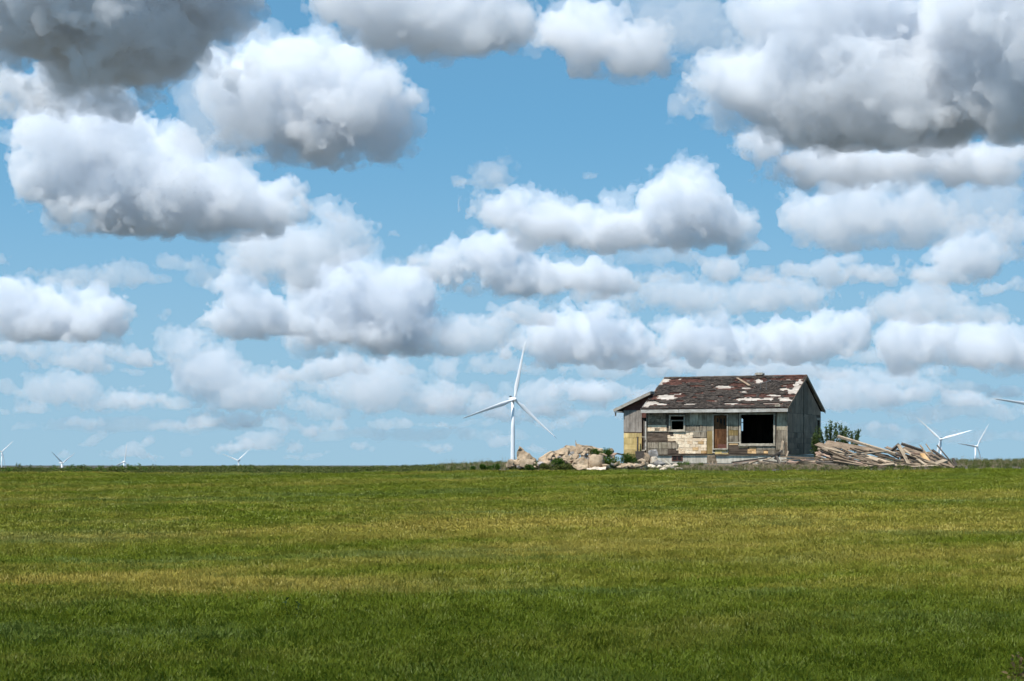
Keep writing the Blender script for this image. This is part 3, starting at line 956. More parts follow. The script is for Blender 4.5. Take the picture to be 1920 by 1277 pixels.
M["underlay"] = weathered("roof_shadow_boards", (0.05, 0.042, 0.035), (0.10, 0.085, 0.07), (2, 10, 10))

WT_ = 0.14   # wall thickness
ZS = 0.55    # bottom of siding
# --- wall with openings, built from blocks
def wall_blocks(name, axis, plane0, plane1, rect, holes, mat, top=None):
    """one wall mesh with rectangular openings; rect=(a0,z0,a1,z1)"""
    xs = sorted({rect[0], rect[2], *[h[0] for h in holes], *[h[2] for h in holes]})
    zs = sorted({rect[1], rect[3], *[h[1] for h in holes], *[h[3] for h in holes]})
    xs = [x for x in xs if rect[0] <= x <= rect[2]]; zs = [z for z in zs if rect[1] <= z <= rect[3]]
    bm = bmesh.new()
    vid = {}

    def vert(a, p, z):
        key = (round(a, 5), round(p, 5), round(z, 5))
        if key not in vid:
            vid[key] = bm.verts.new((a, p, z) if axis == 1 else (p, a, z))
        return vid[key]

    def solid(i, j):
        if not (0 <= i < len(xs) - 1 and 0 <= j < len(zs) - 1):
            return False
        cx, cz = (xs[i] + xs[i + 1]) / 2, (zs[j] + zs[j + 1]) / 2
        return not any(h[0] < cx < h[2] and h[1] < cz < h[3] for h in holes)
    for i in range(len(xs) - 1):
        for j in range(len(zs) - 1):
            if not solid(i, j):
                continue
            a0, a1, z0, z1 = xs[i], xs[i + 1], zs[j], zs[j + 1]
            for p in (plane0, plane1):
                bm.faces.new([vert(a0, p, z0), vert(a1, p, z0), vert(a1, p, z1), vert(a0, p, z1)])
            for (di, dj, e) in ((-1, 0, (a0, z0, a0, z1)), (1, 0, (a1, z0, a1, z1)), (0, -1, (a0, z0, a1, z0)), (0, 1, (a0, z1, a1, z1))):
                if not solid(i + di, j + dj):
                    bm.faces.new([vert(e[0], plane0, e[1]), vert(e[2], plane0, e[3]), vert(e[2], plane1, e[3]), vert(e[0], plane1, e[1])])
    bmesh.ops.recalc_face_normals(bm, faces=bm.faces)
    me = bpy.data.meshes.new(name)
    bm.to_mesh(me); bm.free()
    return link(name, me, mat, house)


def prect(x0, y0, x1, y1, w=0.0):
    """pixel rectangle on a house plane -> (u0, z0, u1, z1)"""
    u0, z1 = fp(x0, y0, w); u1, z1b = fp(x1, y0, w)
    _, z0 = fp(x0, y1, w); _, z0b = fp(x1, y1, w)
    return (u0, (z0 + z0b) / 2, u1, (z1 + z1b) / 2)


W_SMALL = prect(1257, 780, 1283, 806)
W_BIG = prect(1389, 777, 1451, 832)
DOOR = prect(1338.5, 778.5, 1363, 841)
EAVE_Z = 3.30
front = wall_blocks("wall", 1, 0.0, WT_, (-HL, ZS, 0.0, EAVE_Z), [W_SMALL, W_BIG, DOOR], M["sheath"])
front["label"] = "front wall of dark weathered sheathing"
# back wall with two empty windows that let the sky through
bw1 = fp(1379, 786, HD)[0]; bw2 = fp(1394.3, 786, HD)[0]
zb1 = fp(1393, 808, HD)[1]; zb2 = fp(1393, 785, HD)[1]
slot_z0 = gp(1532, 804.5, -0.3)[1]; slot_z1 = gp(1532, 788.5, -0.3)[1]
back = wall_blocks("wall", 1, HD - WT_, HD, (-HL, ZS, 0.0, EAVE_Z), [(bw1, zb1, bw2, zb2), (-0.62, slot_z0, -0.20, slot_z1)], M["interior"])
back["label"] = "back wall with empty window openings"
box("window_bar", (bw1, HD - .06, (zb1 + zb2) / 2 + .12), (bw2, HD - .02, (zb1 + zb2) / 2 + .17), M["interior"], back)
# right gable wall with a window near the back
gw0, gz1 = gp(1531.0, 788); gw1, gz0 = gp(1536.6, 812)
gab = wall_blocks("wall", 0, -WT_, 0.0, (WT_, ZS, HD - WT_ - .003, EAVE_Z), [(gw0, gz0, gw1, gz1)], M["sheath"])
gab["label"] = "shaded right end wall"
lft = wall_blocks("wall", 0, -HL, -HL + WT_, (WT_, ZS, HD - WT_ - .003, EAVE_Z), [], M["sheath"])
lft["label"] = "left end wall behind the lean-to"
RZ = 5.50
for u0, u1 in ((-WT_, 0.0), (-HL, -HL + WT_)):
    prism("gable", [(0.02, EAVE_Z + .002), (HD - .02, EAVE_Z + .002), (HD / 2, RZ - .17)], 0, u0, u1, M["sheath"], house)
box("floor", (-HL + WT_ + .003, WT_ + .003, ZS + .02), (-WT_ - .003, HD - WT_ - .003, ZS + .10), M["interior"], house)
box("ceiling", (-HL + WT_ + .003, WT_ + .003, EAVE_Z - .16), (-WT_ - .003, HD - WT_ - .003, EAVE_Z - .10), M["interior"], house)
pu = fp(1330, 800, .5)[0]
box("partition", (pu, WT_ + .01, ZS + .11), (pu + .1, 4.6, EAVE_Z - .17), M["interior"], house)
pu2 = fp(1395.2, 800, 5.0)[0]
box("partition", (pu2, 5.0, ZS + .11), (-1.2, 5.1, EAVE_Z - .17), M["interior"], house)
for k in range(9):
    uu = pu2 + .35 + k * .42
    if uu < -1.3:
        box("stud", (uu, 4.93, ZS + .11), (uu + .05, 4.996, EAVE_Z - .17), M["underlay"], house)

# --- foundation
fz = -0.25
fnd = link("foundation", pydata("foundation", boxv((-HL + .05, 0.03, fz), (-.05, HD - .03, ZS - .02)), BOXF), M["concrete"], house)
fr = prect(1260, 854.5, 1280, 864.5, .03)
box("basement_window", (fr[0], -.005, fr[1]), (fr[2], .028, fr[3]), M["redbrown"], fnd)
cu = (fr[0] + fr[2]) / 2
for a, b in ((fr[0] + .07, cu - .03), (cu + .03, fr[2] - .07)):
    box("pane", (a, -.012, fr[1] + .06), (b, -.0055, fr[3] - .06), M["black"], fnd)
bs = prect(1325.5, 852, 1343, 868, .03)
box("stained_patch", (bs[0], .012, fz), (bs[2], .0285, ZS - .03), M["brownbrick"], fnd)

# --- siding pieces on the front wall (photo pixels)
def piece(x0, y0, x1, y1, mat, t=0.022, name="siding_panel", jit=0.006, w=0.0, parent=house):
    a = prect(x0, y0, x1, y1, w)
    t = t * random.uniform(.8, 1.3)
    V = [(a[0], w - t, a[1]), (a[2], w - t, a[1]), (a[2], w - .002, a[1]), (a[0], w - .002, a[1]), (a[0], w - t, a[3]), (a[2], w - t, a[3]), (a[2], w - .002, a[3]), (a[0], w - .002, a[3])]
    if jit:
        dj = [(random.uniform(-jit, jit), random.uniform(-jit, jit), random.uniform(-jit, jit)) for _ in range(4)]
        V = [(v[0] + dj[i % 4 if i % 4 < 2 else 3 - i % 4][0], v[1] - (abs(dj[i % 4][1]) if i % 4 < 2 else 0), v[2] + dj[(i // 4) * 2 + (0 if i % 4 in (0, 3) else 1)][2]) for i, v in enumerate(V)]
    return link(name, pydata(name, V, BOXF), mat, parent)


def courses(x0, y0, x1, y1, rows, cols, mat, skip=0.0, name="shingle", shape=None, t=.018, gap=.35, alt=None, altp=0.0):
    """rows of shingles, each its own piece; shape(x, y) says where they still hang"""
    rh = (y1 - y0) / rows; cw = (x1 - x0) / cols
    for r in range(rows):
        ya = y0 + r * rh
        off = (r % 2) * .5 * cw
        c = x0 - off
        while c < x1 - .5:
            xa, xb = max(x0, c), min(x1, c + cw)
            c += cw
            if xb - xa < 1.2 or random.random() < skip:
                continue
            if shape and not shape((xa + xb) / 2, ya + rh / 2):
                continue
            mm = alt if alt is not None and random.random() < altp else mat
            piece(xa + gap * .4, ya + gap * .3, xb - gap * .4, ya + rh - gap * .3, mm, t=t * random.uniform(.75, 1.4), name=name, jit=.012)


# upper left: tan shingles, brown in painted eave shade, window, streaked grey panels
courses(1214.5, 769.5, 1248, 797, 5, 4, M["brownbrick"], .05)
courses(1214.5, 797, 1250, 808, 2, 4, M["tan"], .04, alt=M["brownbrick"], altp=.2)
courses(1286, 769.5, 1325, 797, 1, 5, M["greygreen"], t=.02, name="siding_panel")
courses(1286, 797.3, 1325, 807.6, 1, 6, M["grey"], t=.03, name="siding_panel")
piece(1250, 769, 1286, 775.3, M["greygreen"], t=.02)
# lower left
for k in range(5):
    y = 810.5 + k * 3.7
    piece(1214.5, y, 1264 - 6 * (k > 1) - 4 * (k > 3) + random.uniform(-2, 2), y + 3.5, M["sheath"], t=.028, name="plank", jit=.008)


def tan_area(x, y):
    left = 1264 if y < 817 else 1254 if y < 829.5 else 1272 if y < 842 else 1266 + (y - 842) * .6
    if x < left:
        return False
    if 1299 < x < 1326 and y < 820:
        return False
    return not (1286 < x < 1292 and y < 812)


courses(1252, 810, 1325, 850.5, 7, 7, M["tan"], .02, shape=tan_area, t=.024, alt=M["orange"], altp=.10)
piece(1300, 809.6, 1312.3, 820, M["grey"], t=.034); piece(1312.6, 809.6, 1325, 820.5, M["grey"], t=.034)
for (a, b, mt) in ((1215, 1234.6, "grey"), (1235, 1251.8, "greygreen"), (1252, 1271, "grey")):
    piece(a, 829.5, b, 841, M[mt], t=.036)
for (a, b, mt) in ((1215, 1234.6, "grey"), (1235, 1252.6, "grey")):
    piece(a, 841.4, b, 852, M[mt], t=.034)
piece(1253, 842, 1268, 850.5, M["sheath"], t=.02, name="plank")
piece(1214.3, 807.9, 1252, 809.5, M["trim"], t=.06, name="ledge"); piece(1286, 807.9, 1325.6, 809.5, M["trim"], t=.06, name="ledge")
# strip beside the door
piece(1326, 769, 1336.6, 808, M["greygreen"], t=.03); piece(1326, 808.3, 1336.6, 851, M["ochre"], t=.028)
# right of the door
piece(1366.5, 769, 1375.5, 806, M["greygreen"], t=.028); piece(1375.8, 769, 1384, 806.5, M["greygreen"], t=.026)
courses(1366.5, 806.5, 1384, 817, 1, 2, M["ochre"], name="siding_panel"); courses(1366.5, 817, 1384, 828.6, 1, 2, M["grey"], name="siding_panel")
piece(1365.8, 828.8, 1387, 830.6, M["trim"], t=.05, name="ledge")
piece(1367, 831, 1384, 834, M["orange"], t=.03, name="plank")
for k in range(4):
    y = 834.4 + k * 4.1
    piece(1367, y, 1405 + random.uniform(-3, 3), y + 3.9, M["sheath"], t=.03, name="plank")
courses(1402, 838, 1418, 850.6, 3, 2, M["orange"], 0, t=.034, name="plank")
piece(1386, 837, 1402, 839.6, M["orange"], t=.036, name="plank")
piece(1418.5, 844, 1432, 850.4, M["brownbrick"], t=.03, name="plank"); piece(1432.3, 845.5, 1440, 850.4, M["orange"], t=.03, name="plank")
courses(1418.5, 837, 1455, 843.6, 1, 3, M["grey"], name="siding_panel", t=.036)
courses(1440.5, 843.8, 1475, 852, 1, 3, M["grey"], name="siding_panel", t=.036)
courses(1455.6, 829, 1475.2, 843.4, 1, 2, M["grey"], name="siding_panel", t=.034)
piece(1456.6, 769, 1475.3, 806.4, M["greygreen"], t=.026); piece(1456.6, 806.8, 1475.3, 828.6, M["grey"], t=.028)
piece(1384.4, 769, 1456.2, 773.4, M["greygreen"], t=.028)
# base board
for a, b in ((1213, 1270), (1270.5, 1325), (1366.5, 1420), (1420.5, 1475.5)):
    piece(a, 852.2, b, 853.6, M["sheath"], t=.05, name="base_board", jit=.01)
for px_ in (1213.2, 1475.9):
    piece(px_ - 1.1, 769, px_ + .9, 852, M["grey"], t=.045, name="corner_board")


# --- windows and door
def frame_around(name, r, wdt, mat, t=.07, w=0.0, deep=.10):
    """a rectangular frame of four boards as one mesh; r = opening"""
    u0, z0, u1, z1 = r
    V, F = [], []
    for (a, b) in (((u0 - wdt, z0 - wdt), (u0, z1 + wdt)), ((u1, z0 - wdt), (u1 + wdt, z1 + wdt)), ((u0 + .001, z1), (u1 - .001, z1 + wdt)), ((u0 + .001, z0 - wdt), (u1 - .001, z0))):
        i = len(V)
        V += boxv((a[0], w - t, a[1]), (b[0], w + deep, b[1]))
        F += [tuple(i + q for q in f) for f in BOXF]
    return link(name, pydata(name, V, F), mat, house)


def inset(r, d):
    return (r[0] + d, r[1] + d, r[2] - d, r[3] - d)


ws = frame_around("window", inset(W_SMALL, .02), .10, M["trim"])
ws["label"] = "small front window with peeling white frame"
mz = fp(1270, 788.5)[1]
box("meeting_rail", (W_SMALL[0] + .036, .02, mz - .03), (W_SMALL[2] - .036, .07, mz + .03), M["trim"], ws)
box("sill", (W_SMALL[0] - .10, -.12, W_SMALL[1] - .12), (W_SMALL[2] + .10, -.071, W_SMALL[1] - .06), M["trim"], ws)
box("sash", (W_SMALL[0] + .036, .03, W_SMALL[1] + .036), (W_SMALL[0] + .075, .07, mz - .031), M["trim"], ws)
box("sash", (W_SMALL[2] - .075, .03, W_SMALL[1] + .036), (W_SMALL[2] - .036, .07, mz - .031), M["trim"], ws)
wb = frame_around("window", inset(W_BIG, .015), .11, M["trim"], t=.065)
wb["label"] = "large empty picture window with white frame"
box("sill", (W_BIG[0] - .13, -.13, W_BIG[1] - .15), (W_BIG[2] + .13, -.066, W_BIG[1] - .05), M["trim"], wb)
# gable window frame
gr = (gw0, gz0, gw1, gz1)
V, F = [], []
for (a, b) in (((gw0 - .10, gz0 - .08), (gw0, gz1 + .02)), ((gw1, gz0 - .08), (gw1 + .10, gz1 + .02)), ((gw0 - .12, gz1 + .021), (gw1 + .12, gz1 + .16))):
    i = len(V); V += boxv((.0, a[0], a[1]), (.05, b[0], b[1])); F += [tuple(i + q for q in f) for f in BOXF]
link("window", pydata("window", V, F), M["trim"], house)["label"] = "narrow empty window in the gable wall"

d0 = DOOR
door_fr = frame_around("door_frame", (d0[0], d0[1] - .2, d0[2], d0[3]), .085, M["trim"], t=.05)
zt = fp(1350, 833)[1]
door = empty("door"); door.parent = house
nb = 5
dw = (d0[2] - d0[0] - .02) / nb
for k in range(nb):
    box("plank", (d0[0] + .01 + k * dw + .004, .05 + random.uniform(0, .008), d0[1] - .15), (d0[0] + .01 + (k + 1) * dw - .004, .10, d0[3] - .01), M["door"], door)
for (xa, ya, yb) in ((1344.8, 784.5, 791.5), (1351.2, 785, 794), (1357.6, 784.5, 797.5)):
    r = prect(xa - 1.3, ya, xa + 1.7, yb)
    box("door_light", (r[0], .036, r[1]), (r[2], .0485, r[3]), M["black"], door)
r = prect(1345.5, 833, 1363, 840.5)
box("kick_board", (r[0], .0, r[1]), (r[2], .049, r[3]), M["redbrown"], door)
r = prect(1336.6, 840.8, 1366, 843)
box("threshold", (r[0], -.14, r[1]), (r[2], -.003, r[3]), M["trim"], house)
courses(1341, 843.6, 1366, 851.6, 1, 2, M["yellow"], name="siding_panel", t=.04)
piece(1340, 851.9, 1367, 853.8, M["sheath"], t=.07, name="step_board")

# --- gable end sheets (plane u = 0, facing right)
def gsheet(poly, mat, t=.02, name="siding_panel", parent=house):
    """polygon of photo pixels on the gable plane"""
    return prism(name, [gp(x, y) for x, y in poly], 0, .002, t * random.uniform(.8, 1.4), mat, parent)


def gline(w):
    """height of the roof underside over the gable wall"""
    return EAVE_Z + (RZ - .17 - EAVE_Z) * (1 - abs(w - HD / 2) / (HD / 2))


wm = gp(1506, 780)[0]
zj1 = 3.10; zj2 = gp(1490, 811)[1]
seams = [0.02, .9, 1.8, 2.7, wm - .03]
for a, b in zip(seams[:-1], seams[1:]):
    prism("siding_panel", [(a + .008, zj1 + .012), (b - .008, zj1 + .012), (b - .008, gline(b)), (a + .008, gline(a))], 0, .002, random.uniform(.018, .03), M["gable"], house)
seams = [wm + .03, 4.0, 4.9, 5.8, 6.7, HD - .02]
for a, b in zip(seams[:-1], seams[1:]):
    prism("siding_panel", [(a + .008, zj1 + .012), (b - .008, zj1 + .012), (b - .008, gline(b)), (a + .008, gline(a))], 0, .002, random.uniform(.018, .03), M["gable"], house)
for a, b in ((.02, 1.6), (1.6, wm - .03), (wm + .03, 5.0), (5.0, gw0 - .11)):
    prism("siding_panel", [(a + .01, zj2 + .01), (b - .01, zj2 + .01), (b - .01, zj1 - .01), (a + .01, zj1 - .01)], 0, .002, random.uniform(.018, .03), M["gable"], house)
prism("siding_panel", [(gw1 + .11, zj2 + .01), (HD - .02, zj2 + .01), (HD - .02, zj1 - .01), (gw1 + .11, zj1 - .01)], 0, .002, .022, M["gable"], house)
box("batten", (.002, wm - .026, ZS), (.045, wm + .026, gline(wm) - .02), M["sheath"], house)
nrow = 4
for r_ in range(nrow):
    za = ZS + (zj2 - ZS) * r_ / nrow; zb = ZS + (zj2 - ZS) * (r_ + 1) / nrow
    w_ = .02 - (r_ % 2) * .4
    while w_ < HD - .05:
        a, b = max(.02, w_), min(HD - .02, w_ + .9)
        w_ += .9
        if a < wm < b:
            for aa, bb in ((a, wm - .03), (wm + .03, b)):
                if bb - aa > .05:
                    box("shingle", (.002, aa + .006, za + .006), (random.uniform(.018, .034), bb - .006, zb - .006), M["gable"], house)
        elif b - a > .1:
            box("shingle", (.002, a + .006, za + .006), (random.uniform(.018, .034), b - .006, zb - .006), M["gable"], house)

# --- roof
OV, SIDE = 0.5, 0.17
E0 = 3.36                                    # underside of deck at the front eave
slope = (RZ - E0) / (HD / 2 + OV)
sl_len = math.hypot(HD / 2 + OV, RZ - E0)
cs, sn = (HD / 2 + OV) / sl_len, (RZ - E0) / sl_len
U0, U1 = -HL - SIDE, SIDE
roof = empty("roof"); roof.parent = house


def rp(u, s, n, back=False):
    """roof coordinates: u along the ridge, s up the slope from the eave, n above the deck underside"""
    w = -OV + s * cs - n * sn
    z = E0 + s * sn + n * cs
    return (u, HD - w, z) if back else (u, w, z)


def rbox(u0, u1, s0, s1, n0, n1, back=False, lift=0.0):
    return [rp(u0, s0, n0, back), rp(u1, s0, n0, back), rp(u1, s1, n0 + lift, back), rp(u0, s1, n0 + lift, back), rp(u0, s0, n1, back), rp(u1, s0, n1, back), rp(u1, s1, n1 + lift, back), rp(u0, s1, n1 + lift, back)]


def fixn(me):
    bm = bmesh.new(); bm.from_mesh(me); bmesh.ops.recalc_face_normals(bm, faces=bm.faces); bm.to_mesh(me); bm.free()


np_ = 24
ph = sl_len / np_
GAPS = [(1274, 1297), (1299, 1318), (1331, 1343), (1345, 1360), (1322, 1326)]      # lost eave boards, photo columns
for bk in (False, True):
    for i in range(np_):
        cuts = [U0, U0 + random.uniform(2, 4), U0 + random.uniform(5, 7.5), U1]
        for a, b in zip(cuts[:-1], cuts[1:]):
            spans = [(a + .004, b - .004)]
            if not bk and i == 1:
                spans = []
                cur = a
                for g0, g1 in sorted(GAPS):
                    ga = fp(g0, 760, -OV)[0]; gb = fp(g1, 760, -OV)[0]
                    if gb < a or ga > b:
                        continue
                    if ga - cur > .1: spans.append((cur, ga))
                    cur = max(cur, gb)
                if b - cur > .1: spans.append((cur, b - .004))
            if bk and i % 4:
                continue
            for (a2, b2) in spans:
                me = pydata("plank", rbox(a2, b2, i * ph + .005, (i + (4 if bk else 1)) * ph - .005, 0, .022 + random.uniform(0, .006), bk), BOXF)
                fixn(me)
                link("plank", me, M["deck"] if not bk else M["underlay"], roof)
# rafters under the deck
for k in range(16):
    u = U0 + .22 + k * (U1 - U0 - .44) / 15
    me = pydata("rafter", rbox(u - .025, u + .025, .04, sl_len - .1, -.12, -.002), BOXF); fixn(me)
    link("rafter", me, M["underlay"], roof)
# ceiling of the eave, keeps the attic dark
me = pydata("soffit", rbox(U0 + .03, U1 - .03, .05, 1.1, -.155, -.125), BOXF); fixn(me)
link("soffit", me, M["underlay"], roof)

# missing shingles, photo pixels: bare = boards show, red = the older red layer shows
BARE = [(1250, 745, 21, 6), (1224, 756, 13, 5), (1246, 712, 11, 5), (1239, 719, 6, 4), (1276, 711, 4, 1.8), (1357, 726, 20, 3.6), (1398, 728, 13, 2), (1395, 735, 9, 2), (1421, 714.5, 9, 5), (1404, 748.5, 28, 3.6),
        (1440, 747.5, 14, 3), (1452, 742, 13, 3), (1493, 727, 8, 14), (1500, 716, 6, 6), (1471, 730, 12, 3), (1482, 735, 7, 6), (1471, 749, 14, 5), (1294, 757.5, 16, 1.6), (1371, 757, 19, 2.4), (1334, 721, 2.5, 1.2), (1446, 757, 26, 1.2), (1243, 758, 14, 2), (1212, 760, 8, 5)]
RED = [(1285, 714, 42, 6), (1262, 719, 22, 5), (1229, 747, 14, 5), (1226, 730, 8, 14), (1305, 724, 20, 2.5), (1400, 713, 30, 5), (1385, 722, 22, 5), (1440, 742, 26, 5), (1406, 742, 16, 4), (1303, 745, 5, 3), (1311, 738, 9, 2), (1336, 752, 12, 3), (1470, 711, 34, 4), (1488, 706.5, 26, 3), (1432, 713, 9, 6), (1478, 724, 20, 4), (1480, 742, 14, 4), (1350, 744, 8, 2), (1335, 734, 10, 2), (1268, 741, 22, 7), (1365, 728, 24, 5), (1275, 752, 10, 2), (1395, 758, 26, 2), (1500, 710, 9, 4)]


RED = [(x, y, rx * .82, ry * .72) for x, y, rx, ry in RED]
BARE = [(x, y, rx * .92, ry * .88) for x, y, rx, ry in BARE]


def inside(px, py, blobs, grow=0.0):
    n = mnoise.noise(Vector((px * .16, py * .42, 3.0))) * .55 + mnoise.noise(Vector((px * .5, py * .9, 8.0))) * .35
    return any(((px - x) / (rx + grow)) ** 2 + ((py - y) / (ry + grow)) ** 2 < 1 + n for x, y, rx, ry in blobs)


def shingle_layer(name, mat, n0, expo, width, keep, back=False, thick=.016):
    V, F = [], []
    rows = int(sl_len / expo)
    for r in range(rows + 1):
        s = r * expo
        u = U0 - (r % 2) * width * .5 - random.uniform(0, .05)
        while u < U1:
            wv = width * random.uniform(.8, 1.2)
            a, b = max(u, U0 - .01), min(u + wv, U1 + .01)
            u += wv
            if b - a < .04:
                continue
            px_, py_ = to_px((a + b) / 2, *rp(0, s + expo / 2, n0)[1:])
            if not back and not keep(px_, py_):
                continue
            e = s + expo * 1.25
            if s > sl_len + .0:
                continue
            j = random.uniform(0, .012); sk = random.uniform(-.012, .012)
            i = len(V)
            e = min(e, sl_len + .02)
            s_ = s - random.uniform(0, .02)
            V += [rp(a + .004, s_ + sk, n0 + .012 + j, back), rp(b - .004, s_ - sk, n0 + .012 + j, back), rp(b - .004, e, n0, back), rp(a + .004, e, n0, back),
                  rp(a + .004, s_ + sk, n0 + .012 + j + thick, back), rp(b - .004, s_ - sk, n0 + .012 + j + thick, back), rp(b - .004, e, n0 + thick * .6, back), rp(a + .004, e, n0 + thick * .6, back)]
            F += [tuple(i + q for q in f) for f in BOXF]
    me = pydata(name, V, F)
    fixn(me)
    o = link(name, me, mat, roof)
    o["kind"] = "stuff"
    return o


shingle_layer("red_shingles", M["shred"], .031, .125, .22, lambda x, y: not inside(x, y, BARE) and random.random() > .03)
shingle_layer("charcoal_shingles", M["shdark"], .072, .105, .19, lambda x, y: not inside(x, y, BARE, .8) and not inside(x, y, RED) and random.random() > .02)
shingle_layer("back_shingles", M["shdark"], .031, .3, .9, None, True)
# ridge caps, one by one
for k in range(31):
    a = U0 + k * (U1 - U0) / 31; b = a + (U1 - U0) / 31 * 1.02
    px_, _ = to_px(a, HD / 2, RZ)
    if k in (0, 30) and random.random() < .5:
        continue
    w_ = .13
    zt_ = RZ + .115 + random.uniform(-.006, .012)
    V = [(a, HD / 2 - w_, zt_ - w_ * slope), (b, HD / 2 - w_, zt_ - w_ * slope), (b, HD / 2, zt_), (a, HD / 2, zt_), (b, HD / 2 + w_, zt_ - w_ * slope), (a, HD / 2 + w_, zt_ - w_ * slope)]
    V2 = [(x, y, z - .03) for x, y, z in V]
    F = [(0, 1, 2, 3), (3, 2, 4, 5), (6, 9, 8, 7), (9, 11, 10, 8), (0, 6, 7, 1), (1, 7, 8, 2), (2, 8, 10, 4), (4, 10, 11, 5), (5, 11, 9, 3), (3, 9, 6, 0)]
    link("ridge_cap", pydata("ridge_cap", V + V2, F), M["shdark"] if k < 24 else M["shred"], roof)
# fascia, in worn lengths
cuts = [U0 - .02, -6.9, -4.4, -2.1, U1 + .02]
for a, b in zip(cuts[:-1], cuts[1:]):
    dz = random.uniform(-.02, .012)
    box("fascia_board", (a + .006, -OV - .035, E0 - .20 + dz), (b - .006, -OV - .003, E0 - .005 + dz * .5), M["fascia"], roof, jit=.006)
# rake boards and soffits of both gables
for (ua, ub, mt) in ((U1 + .003, U1 + .035, "gable"), (U0 - .035, U0 - .003, "fascia")):
    for bk in (False, True):
        me = pydata("rake_board", rbox(ua, ub, -.02, sl_len + .01, -.13, .05, bk), BOXF); fixn(me)
        link("rake_board", me, M[mt], roof)
me = pydata("rake_soffit", rbox(.03, U1 - .005, .05, sl_len - .1, -.05, -.02, True), BOXF); fixn(me)
link("rake_soffit", me, M["grey"], roof)
for s0, s1 in ((.1, 2.6), (2.75, 4.3)):
    me = pydata("soffit_board", rbox(.035, U1 - .008, s0, s1, -.085, -.055, True), BOXF); fixn(me)
    link("soffit_board", me, M["trim"] if s0 < 1 else M["gable"], roof)
# chimney stub
cu0 = fp(1416.5, 704, HD / 2)[0]; cu1 = fp(1431, 704, HD / 2)[0]
chim = box("chimney", (cu0 + .06, HD / 2 - .1, RZ - .1), (cu1 - .06, HD / 2 + .32, RZ + .14), M["redbrown"], roof)
cap = [(cu0, RZ + .141), (cu1 - .03, RZ + .141), (cu1, RZ + .2), (cu1 - .04, RZ + .285), (cu0 + .05, RZ + .285), (cu0 - .02, RZ + .2)]
prism("chimney_cap", cap, 1, HD / 2 - .16, HD / 2 + .38, M["concrete"], roof)
chim["label"] = "short brick chimney stub on the ridge"

# things lying on the roof
def roof_pt(px_, py_, n=.12):
    """photo pixel -> world point on the front roof slope"""
    a = Vector(((px_ - 960) / FPX, 1.0, (HZ - py_) / FPX))
    p0 = HC + rv * 0 + dv * rp(0, 0, n)[1] + Vector((0, 0, rp(0, 0, n)[2]))
    nrm = (dv * -sn + Vector((0, 0, cs))).normalized()
    t = p0.dot(nrm) / a.dot(nrm)
    return a * t


def beam(name, p, q, wd, th, mat, up=Vector((0, 0, 1)), irregular=True):
    """a board between two world points, origin at its middle"""
    p, q = Vector(p), Vector(q)
    x = (q - p); L = x.length; x.normalize()
    y = up.cross(x)
    if y.length < 1e-3: y = Vector((0, 1, 0))
    y.normalize(); z = x.cross(y)
    V = boxv((-L / 2, -wd / 2, -th / 2), (L / 2, wd / 2, th / 2))
    if irregular:
        V = [(a + random.uniform(-.5, .3) * wd * (1 if a > 0 else -1) * random.random(), b * random.uniform(.82, 1.05), c) for a, b, c in V]
    me = pydata(name, V, BOXF)
    o = link(name, me, mat)
    mt = Matrix((x, y, z)).transposed().to_4x4()
    o.matrix_world = Matrix.Translation((p + q) / 2) @ mt
    return o


nroof = (dv * -sn + Vector((0, 0, cs))).normalized()
M["board"] = weathered("silvered_lumber", (0.115, 0.080, 0.052), (0.325, 0.24, 0.165), (1.2, 26, 26), spread=.36, third=(0.085, 0.07, 0.058), third_at=.64, obj_tint=.42)
M["boardlight"] = weathered("pale_lumber", (0.245, 0.18, 0.12), (0.48, 0.375, 0.265), (1.2, 26, 26), spread=.34, obj_tint=.2)
M["boarddark"] = weathered("dark_lumber", (0.05, 0.040, 0.033), (0.15, 0.125, 0.10), (1.2, 26, 26), spread=.36, obj_tint=.3)
M["boardpink"] = weathered("reddish_plywood", (0.30, 0.185, 0.13), (0.48, 0.33, 0.25), (3, 9, 9), spread=.34, obj_tint=.2)
tag(beam("loose_board", roof_pt(1382, 708.5, .16), roof_pt(1406, 723, .16), .13, .05, M["board"], nroof), "grey loose board lying slantwise on the roof shingles", "board")
ant = empty("fallen_antenna", roof_pt(1436, 729, .1))
tag(ant, "thin metal antenna bar on two stalks standing on the roof", "antenna")
m_metal, n_, b_ = material("dull_metal", .5)
b_.inputs["Base Color"].default_value = (0.22, 0.21, 0.20, 1); b_.inputs["Metallic"].default_value = .4
for nm, p, q, wd in (("stalk", roof_pt(1425.5, 731, .1), roof_pt(1425.5, 731, .1) + Vector((0, -.05, .42)), .028), ("stalk", roof_pt(1436.5, 731, .1), roof_pt(1436.5, 731, .1) + Vector((0, -.05, .50)), .028)):
    o = beam(nm, p, q, wd, wd, m_metal, irregular=False); mw = o.matrix_world.copy(); o.parent = ant; o.matrix_parent_inverse = Matrix.Translation(-ant.location)
p1 = roof_pt(1425.5, 731, .1) + Vector((-.05, -.05, .40)); p2 = p1 + (roof_pt(1448, 717, .1) - roof_pt(1427, 722, .1)) * 1.0
p2 = Vector((p2.x, p1.y - .05, p1.z + .2))
o = beam("bar", p1, p2, .035, .035, m_metal, irregular=False); o.parent = ant; o.matrix_parent_inverse = Matrix.Translation(-ant.location)
gq_ = prect(1453, 758.2, 1463, 762.3, -OV - .04)
o = box("bent_flashing", (gq_[0], -OV - .075, gq_[1]), (gq_[2], -OV - .04, gq_[3]), M["trim"], roof, jit=.012)
o["label"] = "white bent metal scrap on the eave"

